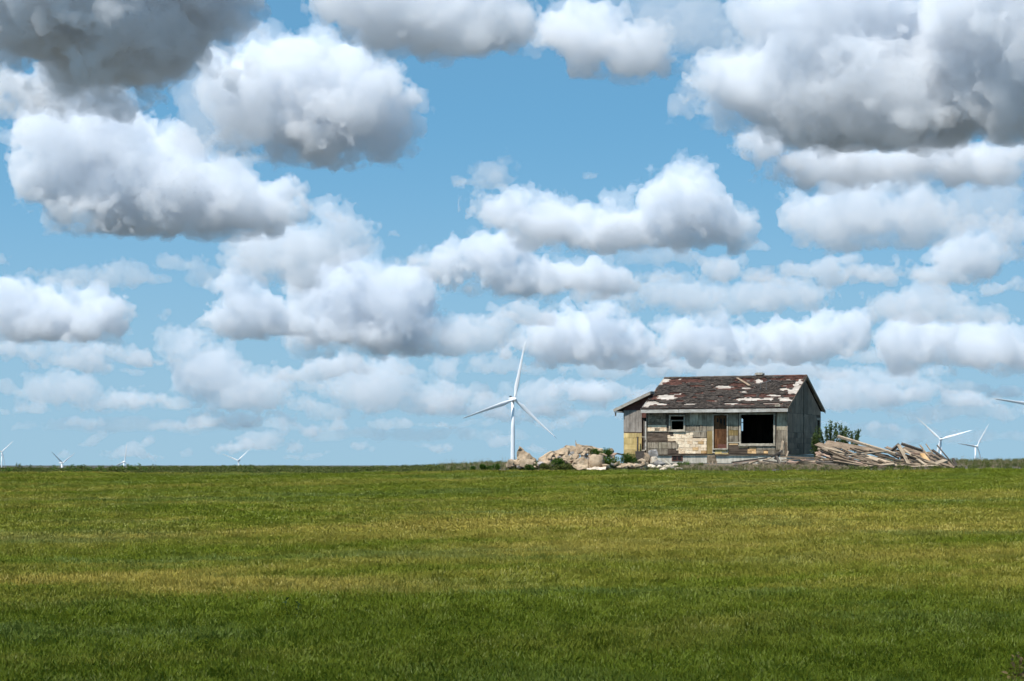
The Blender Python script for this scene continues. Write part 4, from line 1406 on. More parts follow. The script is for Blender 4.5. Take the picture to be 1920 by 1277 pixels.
# --- lean-to on the left end
WA = 1.2
ann = empty("lean_to"); ann.parent = house
al, az_t = fp(1169.5, 771, WA)
ar = fp(1204, 771, WA)[0]
zsp = fp(1185, 811, WA)[1]
ar2 = fp(1213.5, 771, WA)[0]
ztop = fp(1169.5, 768, WA)[1]


def rake_z(u):
    """underside of the lean-to roof over u"""
    ua, za = fp(1152, 771, WA - .28); ub, zb = fp(1208, 744, WA - .28)
    return za + (zb - za) * (u - ua) / (ub - ua)


def alocal(name, a, b, mat, jit=0.0):
    o = box(name, a, b, mat, ann, jit)
    return o


# walls: front (left of the doorway), left side, back
prism("wall", [(al, .3), (ar, .3), (ar, rake_z(ar) - .04), (al, rake_z(al) - .04)], 1, WA, WA + .1, M["redbrown"], ann)
prism("wall", [(ar + .001, fp(1206, 783, WA)[1]), (-HL - .003, fp(1206, 783, WA)[1]), (-HL - .003, rake_z(-HL) - .04), (ar + .001, rake_z(ar) - .04)], 1, WA + .003, WA + .1, M["redbrown"], ann)
box("wall", (al, WA + .103, .3), (al + .1, 6.4, rake_z(al) - .04), M["plygrey"], ann)
box("wall", (al + .003, 6.3, .3), (-HL - .003, 6.4, rake_z(al) - .05), M["plygrey"], ann)
box("foundation", (al + .02, WA + .03, -.25), (-HL - .003, 6.38, .297), M["concrete"], ann)
for a, b in ((1169.5, 1180), (1180.3, 1192), (1192.3, 1203.6)):
    ua, zb_ = fp(a, 810.5, WA); ub, _ = fp(b, 810.5, WA)
    z1a = min(fp(a, 769.5, WA)[1], rake_z(ua) - .06); z1b = fp(b, 769.5, WA)[1]
    prism("siding_panel", [(ua, zb_), (ub, zb_), (ub, z1b), (ua, z1a)], 1, WA - random.uniform(.025, .034), WA - .002, M["plygrey"], ann)
for r_, (ya, yb) in enumerate(((812, 821), (821.4, 832.6), (833, 843), (843.4, 853), (853.4, 862))):
    for a, b in (((1169.8, 1187), (1187.3, 1203.4)) if r_ % 2 else ((1169.8, 1179), (1179.3, 1195), (1195.3, 1203.4))):
        o = piece(a, ya, b, yb, M["yellow"], t=.026, name="shingle", w=WA, parent=ann)
# doorway: dark interior, posts, loose plank
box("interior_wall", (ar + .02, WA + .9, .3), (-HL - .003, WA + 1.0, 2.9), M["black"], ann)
r = prect(1209.5, 790, 1213.2, 846, WA - .15)
box("post", (r[0], WA - .20, r[1]), (r[2], WA - .10, r[3]), M["fascia"], ann)
r = prect(1204, 777, 1209, 846, WA)
box("door", (r[0], WA + .12, r[1]), (r[2] - .06, WA + .17, r[3]), M["boarddark"], ann)
r = prect(1204, 818.5, 1211, 820, WA)
box("rail", (r[0], WA - .09, r[1]), (r[2], WA - .03, r[3]), M["trim"], ann)
r = prect(1194.6, 819, 1197, 849, WA - .3)
box("post", (r[0], WA - .36, r[1]), (r[2], WA - .28, r[3]), M["boarddark"], ann)
r = prect(1195, 846, 1213, 862, WA - .5)
box("step", (r[0], WA - .9, -.1), (r[2], WA - .11, r[3]), M["boarddark"], ann)
r = prect(1206, 843.5, 1213, 845.5, WA - .3)
box("step_board", (r[0], WA - .6, r[1]), (r[2], WA - .105, r[3]), M["trim"], ann)
# roof of the lean-to
ue, ze = fp(1151, 771, WA - .28)
us, zs_ = -HL - .04, rake_z(-HL - .04)
ro = prism("roof", [(ue, ze), (us, zs_), (us, zs_ + .16), (ue - .03, ze + .13)], 1, WA - .30, 6.6, M["annexroof"], ann)
prism("rake_board", [(ue + .02, ze - .05), (us, zs_ - .05), (us, zs_ + .12), (ue - .02, ze + .1)], 1, WA - .335, WA - .303, M["annexroof"], ann)
box("soffit", (ue + .02, WA - .29, ze - .075), (al - .002, 6.5, ze - .03), M["annexroof"], ann)
lamp = box("hanging_insulator", (ue + .04, WA - .25, ze - .30), (ue + .14, WA - .16, ze - .08), M["boarddark"], ann, jit=.02)

# ------------------------------------------------------------------ rubble: broken concrete left of the house
M["rubble"] = weathered("broken_concrete", (0.27, 0.19, 0.12), (0.53, 0.405, 0.275), (5, 5, 5), spread=.4, third=(0.25, 0.20, 0.155), third_at=.64, obj_tint=.22, bump=.5)
M["stone"] = weathered("field_stone", (0.40, 0.315, 0.23), (0.68, 0.58, 0.46), (6, 6, 6), spread=.4, third=(0.50, 0.34, 0.25), third_at=.66, obj_tint=.22, bump=.4)
M["greystone"] = weathered("grey_stone", (0.18, 0.165, 0.15), (0.38, 0.35, 0.32), (6, 6, 6), spread=.4, obj_tint=.2, bump=.5)


def chunk_mesh(name, size, seed, rough=.10, kind="block"):
    """a broken lump: jittered hull with chipped faces; kind block, slab or boulder"""
    r = random.Random(seed)
    bm = bmesh.new()
    if kind == "boulder":
        bmesh.ops.create_icosphere(bm, subdivisions=3, radius=.5)
        for v in bm.verts:
            k = 1 + .34 * mnoise.noise(v.co * 2.2 + Vector((seed * 3.1, 0, 0))) + .1 * mnoise.noise(v.co * 6 + Vector((0, seed, 0)))
            v.co *= k
    else:
        pts = []
        for i in range(22 if kind == "block" else 18):
            q = Vector((r.uniform(-1, 1), r.uniform(-1, 1), r.uniform(-1, 1)))
            m_ = max(abs(q.x), abs(q.y), abs(q.z))
            q = q / m_ * r.uniform(.40, .56)           # on the faces of a box, worn to different depth
            pts.append(q.lerp(q.normalized() * .55, r.uniform(0, .25)))
        vs = [bm.verts.new(p) for p in pts]
        hull = bmesh.ops.convex_hull(bm, input=vs)
        bmesh.ops.delete(bm, geom=[g for g in hull["geom_interior"] if isinstance(g, bmesh.types.BMVert)], context="VERTS")
        bmesh.ops.subdivide_edges(bm, edges=[e for e in bm.edges if e.calc_length() > .3], cuts=1)
        bmesh.ops.triangulate(bm, faces=bm.faces)
        for v in bm.verts:
            v.co += Vector((mnoise.noise(v.co * 3 + Vector((seed, 1, 0))), mnoise.noise(v.co * 3 + Vector((5, seed, 0))), mnoise.noise(v.co * 3 + Vector((9, 0, seed))))) * rough
    for v in bm.verts:
        v.co = Vector((v.co.x * size[0], v.co.y * size[1], v.co.z * size[2]))
    bmesh.ops.recalc_face_normals(bm, faces=bm.faces)
    me = bpy.data.meshes.new(name)
    bm.to_mesh(me); bm.free()
    if kind == "boulder":
        me.polygons.foreach_set("use_smooth", [True] * len(me.polygons))
    return me


SEED = [100]


def chunk(name, label, x0, y0, x1, y1, yy, mat, kind="block", tilt=(0, 0, 0), deep=.8, cat="rubble", group="chunks of broken concrete left of the house", thick=None):
    """a chunk that fills a photo rectangle at distance yy"""
    SEED[0] += 1
    a = at(x0, y1, yy); b = at(x1, y0, yy)
    wd, hg = b.x - a.x, b.z - a.z
    size = (wd * 1.08, max(wd, hg) * deep, hg * 1.08)
    if thick:
        size = (wd * 1.05, max(wd, hg) * deep, thick)
    o = link(name, chunk_mesh(name, size, SEED[0], kind=kind), mat)
    o.location = (a + b) / 2
    o.rotation_euler = tuple(R(t) for t in tilt)
    tag(o, label, cat, group)
    return o


# the slabs one can tell apart
def plate(name, label, poly, yy, thick, mat, lean=0.0, cat="slab", group="chunks of broken concrete left of the house"):
    """a broken flat slab: photo outline at distance yy with thickness, leaning back"""
    pts = [at(x, y, yy) for x, y in poly]
    c = sum(pts, Vector()) / len(pts)
    n = len(poly)
    V, F = [], []
    for k in (0, 1):
        for p in pts:
            q = p - c
            s = 1.0 if k == 0 else random.uniform(.9, 1.0)
            V.append(Vector((q.x * s, (0 if k == 0 else thick) + q.z * lean + random.uniform(-.04, .04), q.z * s)))
    F = [tuple(range(n))[::-1], tuple(range(n, 2 * n))] + [(i, (i + 1) % n, n + (i + 1) % n, n + i) for i in range(n)]
    me = pydata(name, V, F)
    bm = bmesh.new(); bm.from_mesh(me)
    bmesh.ops.triangulate(bm, faces=bm.faces)
    bmesh.ops.subdivide_edges(bm, edges=bm.edges, cuts=2, use_grid_fill=False)
    bmesh.ops.triangulate(bm, faces=bm.faces)
    bmesh.ops.subdivide_edges(bm, edges=[e for e in bm.edges if e.calc_length() > .22], cuts=1)
    bmesh.ops.triangulate(bm, faces=bm.faces)
    for v in bm.verts:
        v.co += Vector((mnoise.noise(v.co * 2.5 + c), mnoise.noise(v.co * 2.5 - c) * 1.5, mnoise.noise(v.co * 2.5 + c * 2))) * .09 + Vector((mnoise.noise(v.co * 7 + c), mnoise.noise(v.co * 7 - c) * 1.6, mnoise.noise(v.co * 7 + c * 2))) * .05
    bmesh.ops.recalc_face_normals(bm, faces=bm.faces)
    bm.to_mesh(me); bm.free()
    o = link(name, me, mat)
    o.location = c
    return tag(o, label, cat, group, "thing")


plate("concrete_slab", "pointed concrete slab standing on end at the heap's left side", [(970, 866), (970, 846), (974, 837), (981, 843), (992, 851), (1003, 862), (1000, 870), (985, 866)], 127.5, .5, M["rubble"], .35)
plate("concrete_slab", "leaning concrete slab in the middle of the rubble heap", [(1009, 861), (1019, 853), (1037, 845), (1039, 849), (1032, 866), (1015, 868)], 127.6, .5, M["rubble"], .5)
plate("concrete_slab", "broad concrete slab right of the leaning one", [(1036, 866), (1039, 846), (1052, 841), (1066, 840), (1066, 862), (1048, 868)], 128.2, .6, M["rubble"], .6)
plate("concrete_slab", "long tilted concrete slab along the top of the heap", [(1056, 843), (1060, 837), (1066, 835.5), (1085, 838), (1113, 838), (1112, 848), (1084, 852), (1060, 851)], 128.6, .7, M["rubble"], .9)
plate("concrete_slab", "wedge of concrete with a thin spike, highest on the heap", [(1079, 841), (1079.6, 832), (1080.6, 826.5), (1081.6, 832), (1095, 834), (1113, 838.5), (1112, 844)], 129.0, .5, M["rubble"], .4)
plate("concrete_slab", "flat concrete piece at the upper right of the heap", [(1110, 847), (1112, 838.5), (1130, 841), (1133, 846), (1126, 850)], 128.6, .5, M["rubble"], .8)
plate("concrete_slab", "flat slab jutting out under the heap's top", [(1056, 862), (1060, 855), (1079, 855), (1082, 858), (1076, 863)], 127.2, .7, M["rubble"], .7)
plate("concrete_slab", "narrow slab leaning diagonally below the heap's top", [(1086, 853), (1102, 839), (1106, 840), (1095, 855)], 127.2, .3, M["rubble"], .3)
plate("concrete_slab", "large broken block low in the middle of the heap", [(1070, 872), (1078, 861), (1092, 857), (1103, 862), (1100, 879), (1084, 881)], 126.8, .6, M["rubble"], .7)
plate("concrete_slab", "thin flat slab lying at the foot of the big boulder", [(1100, 881), (1102, 877.5), (1122, 876), (1138, 877), (1137, 880.5)], 126.2, .6, M["stone"], .5)
chunk("boulder", "big rounded tan boulder at the right of the heap", 1103, 853, 1133, 880, 127.0, M["rubble"], "boulder", cat="boulder")
chunk("concrete_chunk", "lone squarish chunk at the far left foot of the heap", 951, 862.5, 964, 877, 127.0, M["rubble"])
chunk("concrete_chunk", "low broad chunk beneath the pointed standing slab", 975, 861, 1000, 876, 126.6, M["rubble"])
chunk("concrete_chunk", "tan chunk beside the green weeds on the heap's right end", 1138, 842, 1152, 856, 128.8, M["rubble"])
rr = random.Random(4)


def where(x, cuts, words):
    return words[sum(x > c for c in cuts)]


for i in range(150):
    x = rr.uniform(954, 1152) if i < 122 else rr.uniform(1150, 1214)
    top = np.interp(x, [950, 972, 1000, 1040, 1070, 1110, 1135, 1155, 1160, 1214], [872, 858, 860, 854, 846, 846, 850, 860, 868, 866])
    f = rr.random()
    y = top + 3 + (876 - top - 3) * f
    s = rr.uniform(2.4, 6.5)
    lay = "near the top of" if f < .35 else "halfway up" if f < .7 else "low in"
    reg = where(x, (990, 1030, 1075, 1115, 1152), ("at its left end", "left of its middle", "in its middle", "right of its middle", "at its right end", "toward the corner bush"))
    pale = rr.random() < .82
    chunk("concrete_chunk", "small %s concrete chunk %s the rubble heap, %s" % ("tan" if pale else "grey", lay, reg), x - s, y - s * .5, x + s, y + s * .5, 126.9 + (1 - f) * .9 + rr.uniform(-.3, .4), M["rubble"] if pale else M["greystone"], "block",
          tuple(rr.uniform(-40, 40) for _ in range(3)), deep=1.0, group="small chunks of the rubble heap")

# stones stacked at the front left corner of the house
HS = "stones heaped at the corner of the house"
for (lab, x0, y0, x1, y1, yy, mt, kd) in (
        ("grey stone block topmost on the corner stone stack", 1216, 842, 1232, 857, 130.6, "greystone", "block"),
        ("tan upright block leaning on the corner stone stack", 1208, 850, 1220, 868, 130.2, "rubble", "block"),
        ("tan flat block at the left of the corner stones", 1195, 860, 1210, 870, 129.6, "rubble", "block"),
        ("reddish stone low in the corner stack", 1220, 857, 1233, 868, 130.0, "stone", "block"),
        ("dark grey stone under the corner stack", 1226, 864, 1246, 875, 129.2, "greystone", "boulder"),
        ("white oval boulder at the left of the boulder row", 1214, 871, 1231, 880, 127.6, "stone", "boulder"),
        ("pale boulder left of the pair by the white stick", 1231, 872, 1243, 880, 127.6, "stone", "boulder"),
        ("broad tan boulder in the middle of the boulder row", 1242, 872, 1258, 881.5, 127.5, "stone", "boulder"),
        ("round white boulder touching the end of the white stick", 1260, 870, 1273, 878, 127.9, "stone", "boulder"),
        ("pinkish boulder at the right end of the boulder row", 1265, 876, 1281, 884, 126.9, "stone", "boulder"),
        ("small grey boulder below the round white one", 1256, 875, 1266, 882, 127.2, "greystone", "boulder"),
        ("low tan boulder in front of the boulder row", 1238, 877, 1252, 884, 126.7, "stone", "boulder"),
        ("buff stone at the left of the corner bush", 1157, 872, 1171, 881, 127.3, "rubble", "boulder"),
        ("tan pointed stone below the corner bush", 1177, 868, 1190, 879, 127.6, "rubble", "block"),
        ("pale stone between the corner bush and the boulder row", 1188, 870, 1202, 879, 127.5, "stone", "boulder"),
        ("buff stone right beside the boulder row's left end", 1201, 873, 1214, 880, 127.4, "rubble", "boulder")):
    chunk("boulder" if kd == "boulder" else "stone_block", lab, x0, y0, x1, y1, yy, M[mt], kd, cat="stone", group=HS, deep=.9)
tag(beam("stick", at(1244, 861.5, 128.4), at(1261, 875, 127.8), .07, .06, M["trim"]), "white painted stick leaning down to the boulder row", "stick")
tag(beam("loose_board", at(1198, 869, 128.8), at(1218, 875.5, 128.2), .14, .08, M["boarddark"]), "dark beam end under the corner stones", "board")
tag(beam("loose_board", at(1141, 860, 128.0), at(1155, 849.5, 128.4), .35, .06, M["boardpink"]), "reddish board rising to a peak beside the corner bush", "board")
tag(beam("loose_board", at(1153, 849.5, 128.4), at(1178, 855, 128.8), .35, .06, M["boardlight"]), "pale board sloping down from the peak to the corner bush", "board")

# ------------------------------------------------------------------ lumber heap right of the house
LG = "boards of the collapsed lumber heap"
LB = [  # label, x0, y0, d0, x1, y1, d1, width, thickness, material
    ("long pale beam sticking up highest on the left of the lumber heap", 1571, 818, 131.5, 1681, 852, 129.5, .16, .14, "boardlight"),
    ("wide grey plank lying on the left end of the lumber heap", 1531, 831.5, 131.5, 1590, 855, 129.8, .55, .06, "board"),
    ("broad grey boarding sheet behind the highest beam", 1550, 831, 133.0, 1652, 849, 131.5, .95, .05, "board"),
    ("pale pole under the wide left plank", 1533, 841.5, 130.6, 1590, 855, 129.6, .12, .10, "boardlight"),
    ("thin pale pole lying across the middle of the lumber heap", 1586, 854.5, 129.2, 1662, 846.5, 129.4, .08, .08, "boardlight"),
    ("grey plank pointing down toward the crop in the heap's middle", 1598, 853, 129.4, 1648, 872, 127.6, .25, .07, "board"),
    ("wide pale plank sloping to the right below the thin pole", 1612, 852, 129.6, 1680, 872, 127.6, .40, .06, "boardlight"),
    ("steep pale plank propped against the heap's second peak", 1685, 834, 129.4, 1706, 874, 127.4, .22, .05, "boardlight"),
    ("dark beam forming the heap's second peak", 1690, 832, 130.2, 1730, 845, 129.8, .14, .14, "boarddark"),
    ("dark beam sloping left from the second peak", 1671, 846, 130.4, 1686, 833, 130.2, .18, .16, "boarddark"),
    ("long pale plank running from the second peak to the crop", 1694, 842, 129.0, 1738, 873, 127.3, .16, .05, "boardlight"),
    ("thin stick poking up near the right of the heap", 1725, 834.5, 129.6, 1743, 858, 128.8, .07, .06, "boardlight"),
    ("short thin stick poking up beside the right turbine", 1736, 832.5, 130.0, 1749, 850, 129.4, .06, .05, "boardlight"),
    ("dark plank on the right slope of the heap", 1748, 844, 129.6, 1778, 865, 128.4, .13, .11, "boarddark"),
    ("long thin dark stick at the far right of the heap", 1757, 835, 129.4, 1791, 875, 127.6, .06, .06, "boarddark"),
    ("broad grey boarding sheet below the second peak", 1697, 838, 131.0, 1752, 862, 129.4, .9, .05, "board"),
    ("grey sheet on the right shoulder of the heap", 1733, 848, 130.6, 1776, 868, 129.0, .7, .05, "board"),
    ("low grey board along the crop edge in the heap's middle", 1612, 876, 127.4, 1678, 869.5, 127.5, .22, .06, "boardlight"),
    ("low pale board along the crop edge at the heap's right", 1704, 875.5, 127.3, 1760, 873.5, 127.4, .20, .08, "boardlight"),
    ("pale board at the lower left of the heap", 1529, 868, 128.6, 1562, 857, 129.4, .30, .06, "boardlight"),
    ("reddish plywood sheet under the wide left plank", 1537, 850, 130.4, 1570, 855, 129.9, .8, .04, "boardpink"),
    ("pinkish plywood sheet low in the heap's left", 1556, 861, 129.4, 1600, 864, 129.0, .9, .04, "boardpink"),
    ("thin dark rail low along the heap's left", 1530, 867.5, 128.2, 1614, 865.5, 128.2, .12, .08, "boarddark"),
    ("short pale block lying at the heap's right foot", 1752, 871, 127.6, 1775, 863, 128.2, .35, .12, "boardlight"),
    ("orange splintered board in the heap's right middle", 1729, 851, 129.2, 1741, 866, 128.4, .30, .05, "orange"),
    ("grey board crossing behind the second peak", 1660, 838, 131.4, 1692, 850, 130.4, .30, .06, "board"),
    ("upright grey plank under the second peak", 1691, 851, 129.2, 1693, 869, 128.2, .25, .06, "board"),
    ("dark beam leaning right under the second peak", 1708, 870, 128.0, 1724, 862, 128.6, .2, .18, "boarddark"),
    ("ragged dark post at the heap's right tip", 1787, 861, 128.8, 1793, 875, 128.0, .16, .14, "boarddark"),
    ("grey board sloping beside the ragged right post", 1765, 856, 129.0, 1786, 874, 127.8, .2, .06, "board"),
]
for (lab, x0, y0, d0, x1, y1, d1, wd, th, mt) in LB:
    upv = Vector((random.uniform(-.1, .1), -.45, 1)).normalized()
    tag(beam("board", at(x0, y0, d0), at(x1, y1, d1), wd, th, M[mt], upv), lab, "board", LG)
rr = random.Random(9)


def heap_fill(n, xr, tops, slope_mu, label, group, ylow=875, dnear=127.6, ln=(28, 80), mats=("board", "board", "board", "boardlight", "boarddark", "boarddark", "boardpink")):
    xs_, ys_ = zip(*tops)
    for i in range(n):
        x = rr.uniform(*xr)
        top = float(np.interp(x, xs_, ys_))
        f = rr.random() ** .8
        y = top + 3 + (ylow - top - 3) * f
        L = rr.uniform(*ln)
        sl = rr.gauss(slope_mu, .16)
        dx = L * .5
        x0, x1 = x - dx, x + dx
        y0, y1 = y - dx * sl, y + dx * sl
        # stay under the heap's outline and above the ground
        for _ in range(12):
            if y0 < np.interp(x0, xs_, ys_) + 1 or y1 < np.interp(x1, xs_, ys_) + 1 or x0 < xr[0] - 4 or x1 > xr[1] + 4:
                dx *= .85; x0, x1 = x - dx, x + dx; y0, y1 = y - dx * sl, y + dx * sl
        y0 = min(y0, 877); y1 = min(y1, 877)
        d = dnear + (1 - f) * 3.2 + rr.uniform(-.3, .3)
        upv = Vector((rr.uniform(-.3, .3), rr.uniform(-.9, -.1), 1)).normalized()
        mk = rr.choice(mats); wd = rr.choice((.07, .09, .14, .14, .2))
        q = (x - xr[0]) / (xr[1] - xr[0])
        lab = "%s %s board %s, %s" % ("narrow" if wd < .1 else "broad" if wd > .15 else "plain", {"board": "grey", "boardlight": "pale", "boarddark": "dark", "boardpink": "reddish"}[mk],
                                       "near the top" if f < .33 else "halfway up" if f < .66 else "near the ground", label % where(q, (.2, .4, .6, .8), ("the left end", "the left part", "the middle", "the right part", "the right end")))
        tag(beam("board", at(x0, y0, d + rr.uniform(-.4, .6)), at(x1, y1, d + rr.uniform(-.6, .4)), wd, rr.choice((.035, .045, .08)), M[mk], upv), lab, "board", group)


heap_fill(125, (1532, 1788), [(1528, 846), (1545, 836), (1600, 838), (1650, 846), (1672, 846), (1690, 836), (1720, 842), (1745, 850), (1775, 864), (1794, 873)], .27,
          "at %s of the lumber heap", "loose boards inside the lumber heap")
# fallen boards along the front of the house
FG = "fallen boards in front of the house"
for (lab, x0, y0, d0, x1, y1, d1, wd, th, mt) in (
        ("pointed pale plank standing at the right front corner", 1468.5, 826.5, 130.9, 1464.5, 850, 130.6, .16, .05, "boardlight"),
        ("grey plank standing against the right front corner", 1473, 829, 131.0, 1474, 855, 130.8, .16, .05, "board"),
        ("short grey plank leaning at the right front corner", 1478, 846, 130.4, 1475, 856, 130.3, .12, .05, "boardlight"),
        ("dark beam leaning up from the broken boards by the corner", 1453, 861, 129.8, 1466, 844.5, 130.0, .18, .12, "boarddark"),
        ("second dark beam crossing the leaning one by the corner", 1446, 857, 129.6, 1462, 848, 129.8, .14, .10, "boarddark"),
        ("dark beam end pointing at the crop below the corner", 1455, 855, 129.8, 1464, 872, 128.2, .15, .12, "boarddark"),
        ("long grey board lying along the gable foot", 1462, 856, 130.4, 1530, 859, 130.0, .14, .08, "board"),
        ("second grey board lying along the gable foot", 1466, 863, 129.4, 1520, 858.5, 129.6, .18, .07, "board"),
        ("pinkish brick slab fragment below the gable foot", 1479, 865, 129.0, 1497, 868.5, 128.8, .6, .12, "boardpink"),
        ("tan flat sheet lying between gable and lumber heap", 1499, 866, 128.8, 1532, 864, 128.8, .8, .10, "boardlight"),
        ("long pale board lying in the weeds before the door", 1296, 870.5, 128.6, 1376, 871.5, 128.4, .2, .08, "boardlight"),
        ("dark rail rising to the broken boards by the corner", 1372, 867, 129.2, 1438, 858.5, 130.0, .10, .08, "boarddark"),
        ("reddish thin board beside the dark rail", 1374, 869, 128.8, 1420, 863, 129.2, .12, .05, "boardpink")):
    tag(beam("board", at(x0, y0, d0), at(x1, y1, d1), wd, th, M[mt]), lab, "board", FG)
heap_fill(26, (1376, 1472), [(1372, 870), (1400, 865), (1440, 858), (1462, 856), (1476, 862)], -.05,
          "at %s of the low window heap", "broken boards before the picture window", ylow=873, dnear=128.6, ln=(14, 40), mats=("board", "boarddark", "boarddark", "boardlight"))
heap_fill(16, (1476, 1540), [(1474, 862), (1500, 861), (1542, 858)], .02, "at %s beside the gable foot", "boards between gable and lumber heap", ylow=873, dnear=128.4, ln=(16, 40), mats=("board", "boardlight", "boardpink"))
rr2 = random.Random(21)
for i in range(4):
    x = 1332 + i * 3.2
    tag(beam("stick", at(x, 873, 128.4), at(x + rr2.uniform(-5, 4), 865 + rr2.uniform(-2, 2), 128.6), .06, .05, M["board"]), ("first", "second", "third", "last")[i] + " stick from the left of the splintered bundle in the weeds before the door", "stick", "sticks in the weeds left of the door")

# ------------------------------------------------------------------ bushes and weeds
def leaf_mat(name, dark, light, transl=.3):
    m, n, socks = leafy(name, transl=transl)
    g = n.new("ShaderNodeNewGeometry"); oi = n.new("ShaderNodeObjectInfo")
    c = n.mix(n.rng(n.m("MULTIPLY_ADD", g.outputs["Random Per Island"], .7, n.m("MULTIPLY", oi.outputs["Random"], .3)), .1, .9), dark, light)
    col_to(n, socks, c)
    return m


M["bush"] = leaf_mat("bright_weed_leaf", (0.035, 0.080, 0.012), (0.115, 0.20, 0.030))
M["shrub"] = leaf_mat("shrub_leaf", (0.045, 0.078, 0.020), (0.14, 0.19, 0.055))
M["stem"] = weathered("plant_stem", (0.10, 0.09, 0.05), (0.2, 0.17, 0.1), (6, 6, 2))
M["olive"] = leaf_mat("olive_weed", (0.07, 0.095, 0.022), (0.20, 0.215, 0.06))
M["dry"] = leaf_mat("dry_grass", (0.20, 0.155, 0.085), (0.46, 0.37, 0.235), .2)
M["dock"] = leaf_mat("brown_dock", (0.14, 0.085, 0.032), (0.28, 0.19, 0.08), .15)


def add_leaf(V, F, p, d, L, w):
    s = d.orthogonal()
    s.rotate(Matrix.Rotation(random.uniform(0, 6.28), 3, d))
    s = s.normalized() * w
    i = len(V)
    V += [p, p + d * L * .45 + s, p + d * L + Vector((0, 0, -.15 * L)), p + d * L * .45 - s]
    F += [(i, i + 1, i + 2), (i, i + 2, i + 3)]


def bush(label, x0, y0, x1, y1, yy, n=900, leaf=.08, mat="bush", group="weed bushes in the farmyard"):
    a = at(x0, y1, yy); b = at(x1, y0, yy)
    c = (a + b) / 2
    rx, rz = (b.x - a.x) / 2, (b.z - a.z)
    o = empty("weed_bush", (c.x, yy, a.z))
    V, F = [], []
    lumps = [(random.uniform(-.7, .7) * rx, random.uniform(-.5, .5) * rx * .7, rz * random.uniform(.30, .68), random.uniform(.28, .5)) for _ in range(9)]
    for i in range(int(n * 1.9)):
        lx, ly, lz, lr = random.choice(lumps)
        q = Vector((random.gauss(0, 1), random.gauss(0, 1), random.gauss(0, 1))).normalized() * random.uniform(.45, 1.05)
        p = Vector((lx + q.x * lr * min(rx, rz * 1.3), ly + q.y * lr * min(rx, rz), max(.0, lz + q.z * lr * rz)))
        d = (Vector((q.x, q.y, q.z * .6 + .5)) + Vector((random.uniform(-.4, .4), random.uniform(-.4, .4), random.uniform(-.3, .4)))).normalized()
        add_leaf(V, F, p, d, leaf * random.uniform(.6, 1.4), leaf * .24)
    link("foliage", pydata("foliage", V, F), M[mat], o)
    V, F = [], []
    for lx, ly, lz, lr in lumps:
        strip(V, F, (lx * .3, ly * .3, -.05), (lx, ly, lz), .04, Vector((0, 0, 0)), 2)
    link("stems", pydata("stems", V, F), M["stem"], o)
    return tag(o, label, "bush", group)


bush("bright green weed bush on the rubble heap's right shoulder", 1101, 840, 1122, 857, 127.4, 500)
bush("green weed bush topping the right end of the rubble heap", 1118, 840, 1147, 857, 127.8, 650)
bush("low green weed bush beside the big boulder", 1128, 856, 1163, 878, 127.2, 800)
bush("dense green bush at the lean-to's foot", 1164, 849, 1199, 876, 127.9, 1300)
bush("small green weed bush in the middle of the rubble heap", 1034, 859, 1057, 874, 126.7, 600)
bush("low green weeds at the left foot of the rubble heap", 872, 870.5, 944, 882, 127.5, 1500, .09)
bush("low green weed patch below the rubble heap's middle", 1040, 870, 1072, 883, 126.3, 600, .09, "olive")
bush("green weeds before the foundation left of the basement window", 1266, 866, 1296, 880, 128.6, 700, .09)
bush("green weeds growing before the front step", 1300, 868, 1322, 879, 128.2, 300, .08, "olive")
bush("green weeds at the left foot of the standing slab", 984, 871, 1004, 882, 126.3, 400, .08)
bush("grey green weeds under the leaning slab", 1012, 868, 1036, 882, 126.4, 500, .08, "olive")
bush("dark climbing plant at the gable's back corner", 1521, 805, 1540, 868, 133.6, 700, .12, "shrub")


def shrub(label, px, base, yy, stems, group="tall leafy shrubs behind the lumber heap"):
    c = at(px, base, yy)
    o = empty("leafy_shrub", c)
    V, F, SV, SF = [], [], [], []
    for (dx, ty) in stems:
        tip = at(px + dx, ty, yy) - c
        tip.y += random.uniform(-.6, .6)
        root = Vector((tip.x * .45, random.uniform(-.2, .2), 0))
        strip(SV, SF, root, tip, .035, Vector((0, 0, 0)), 3)
        n = int(74 * (tip - root).length)
        for i in range(n):
            t = random.uniform(.15, 1.03)
            p = root.lerp(tip, t) + Vector((random.gauss(0, .035), random.gauss(0, .035), random.gauss(0, .04)))
            d = Vector((random.gauss(0, .5), random.gauss(0, .5), random.uniform(.4, 1.2))).normalized()
            add_leaf(V, F, p, d, random.uniform(.12, .24), .03)
    link("foliage", pydata("foliage", V, F), M["shrub"], o)
    link("stems", pydata("stems", SV, SF), M["stem"], o)
    return tag(o, label, "shrub", group)


shrub("tall dark green shrub behind the lumber heap, close to the gable", 1553, 850, 134.5, [(-6, 802), (-12, 815), (2, 794), (7, 800), (-2, 808), (10, 812), (-16, 806), (4, 806), (12, 796)])
shrub("leafy shrub behind the lumber heap's highest beam", 1580, 850, 134.8, [(-10, 806), (-3, 802), (4, 801), (10, 807), (14, 812), (-14, 812), (0, 810), (7, 805), (-6, 799)])
shrub("shrub with a leaning tip farthest right behind the lumber heap", 1600, 848, 134.4, [(8, 807), (2, 813), (-5, 812), (4, 818), (10, 812), (-2, 820)])


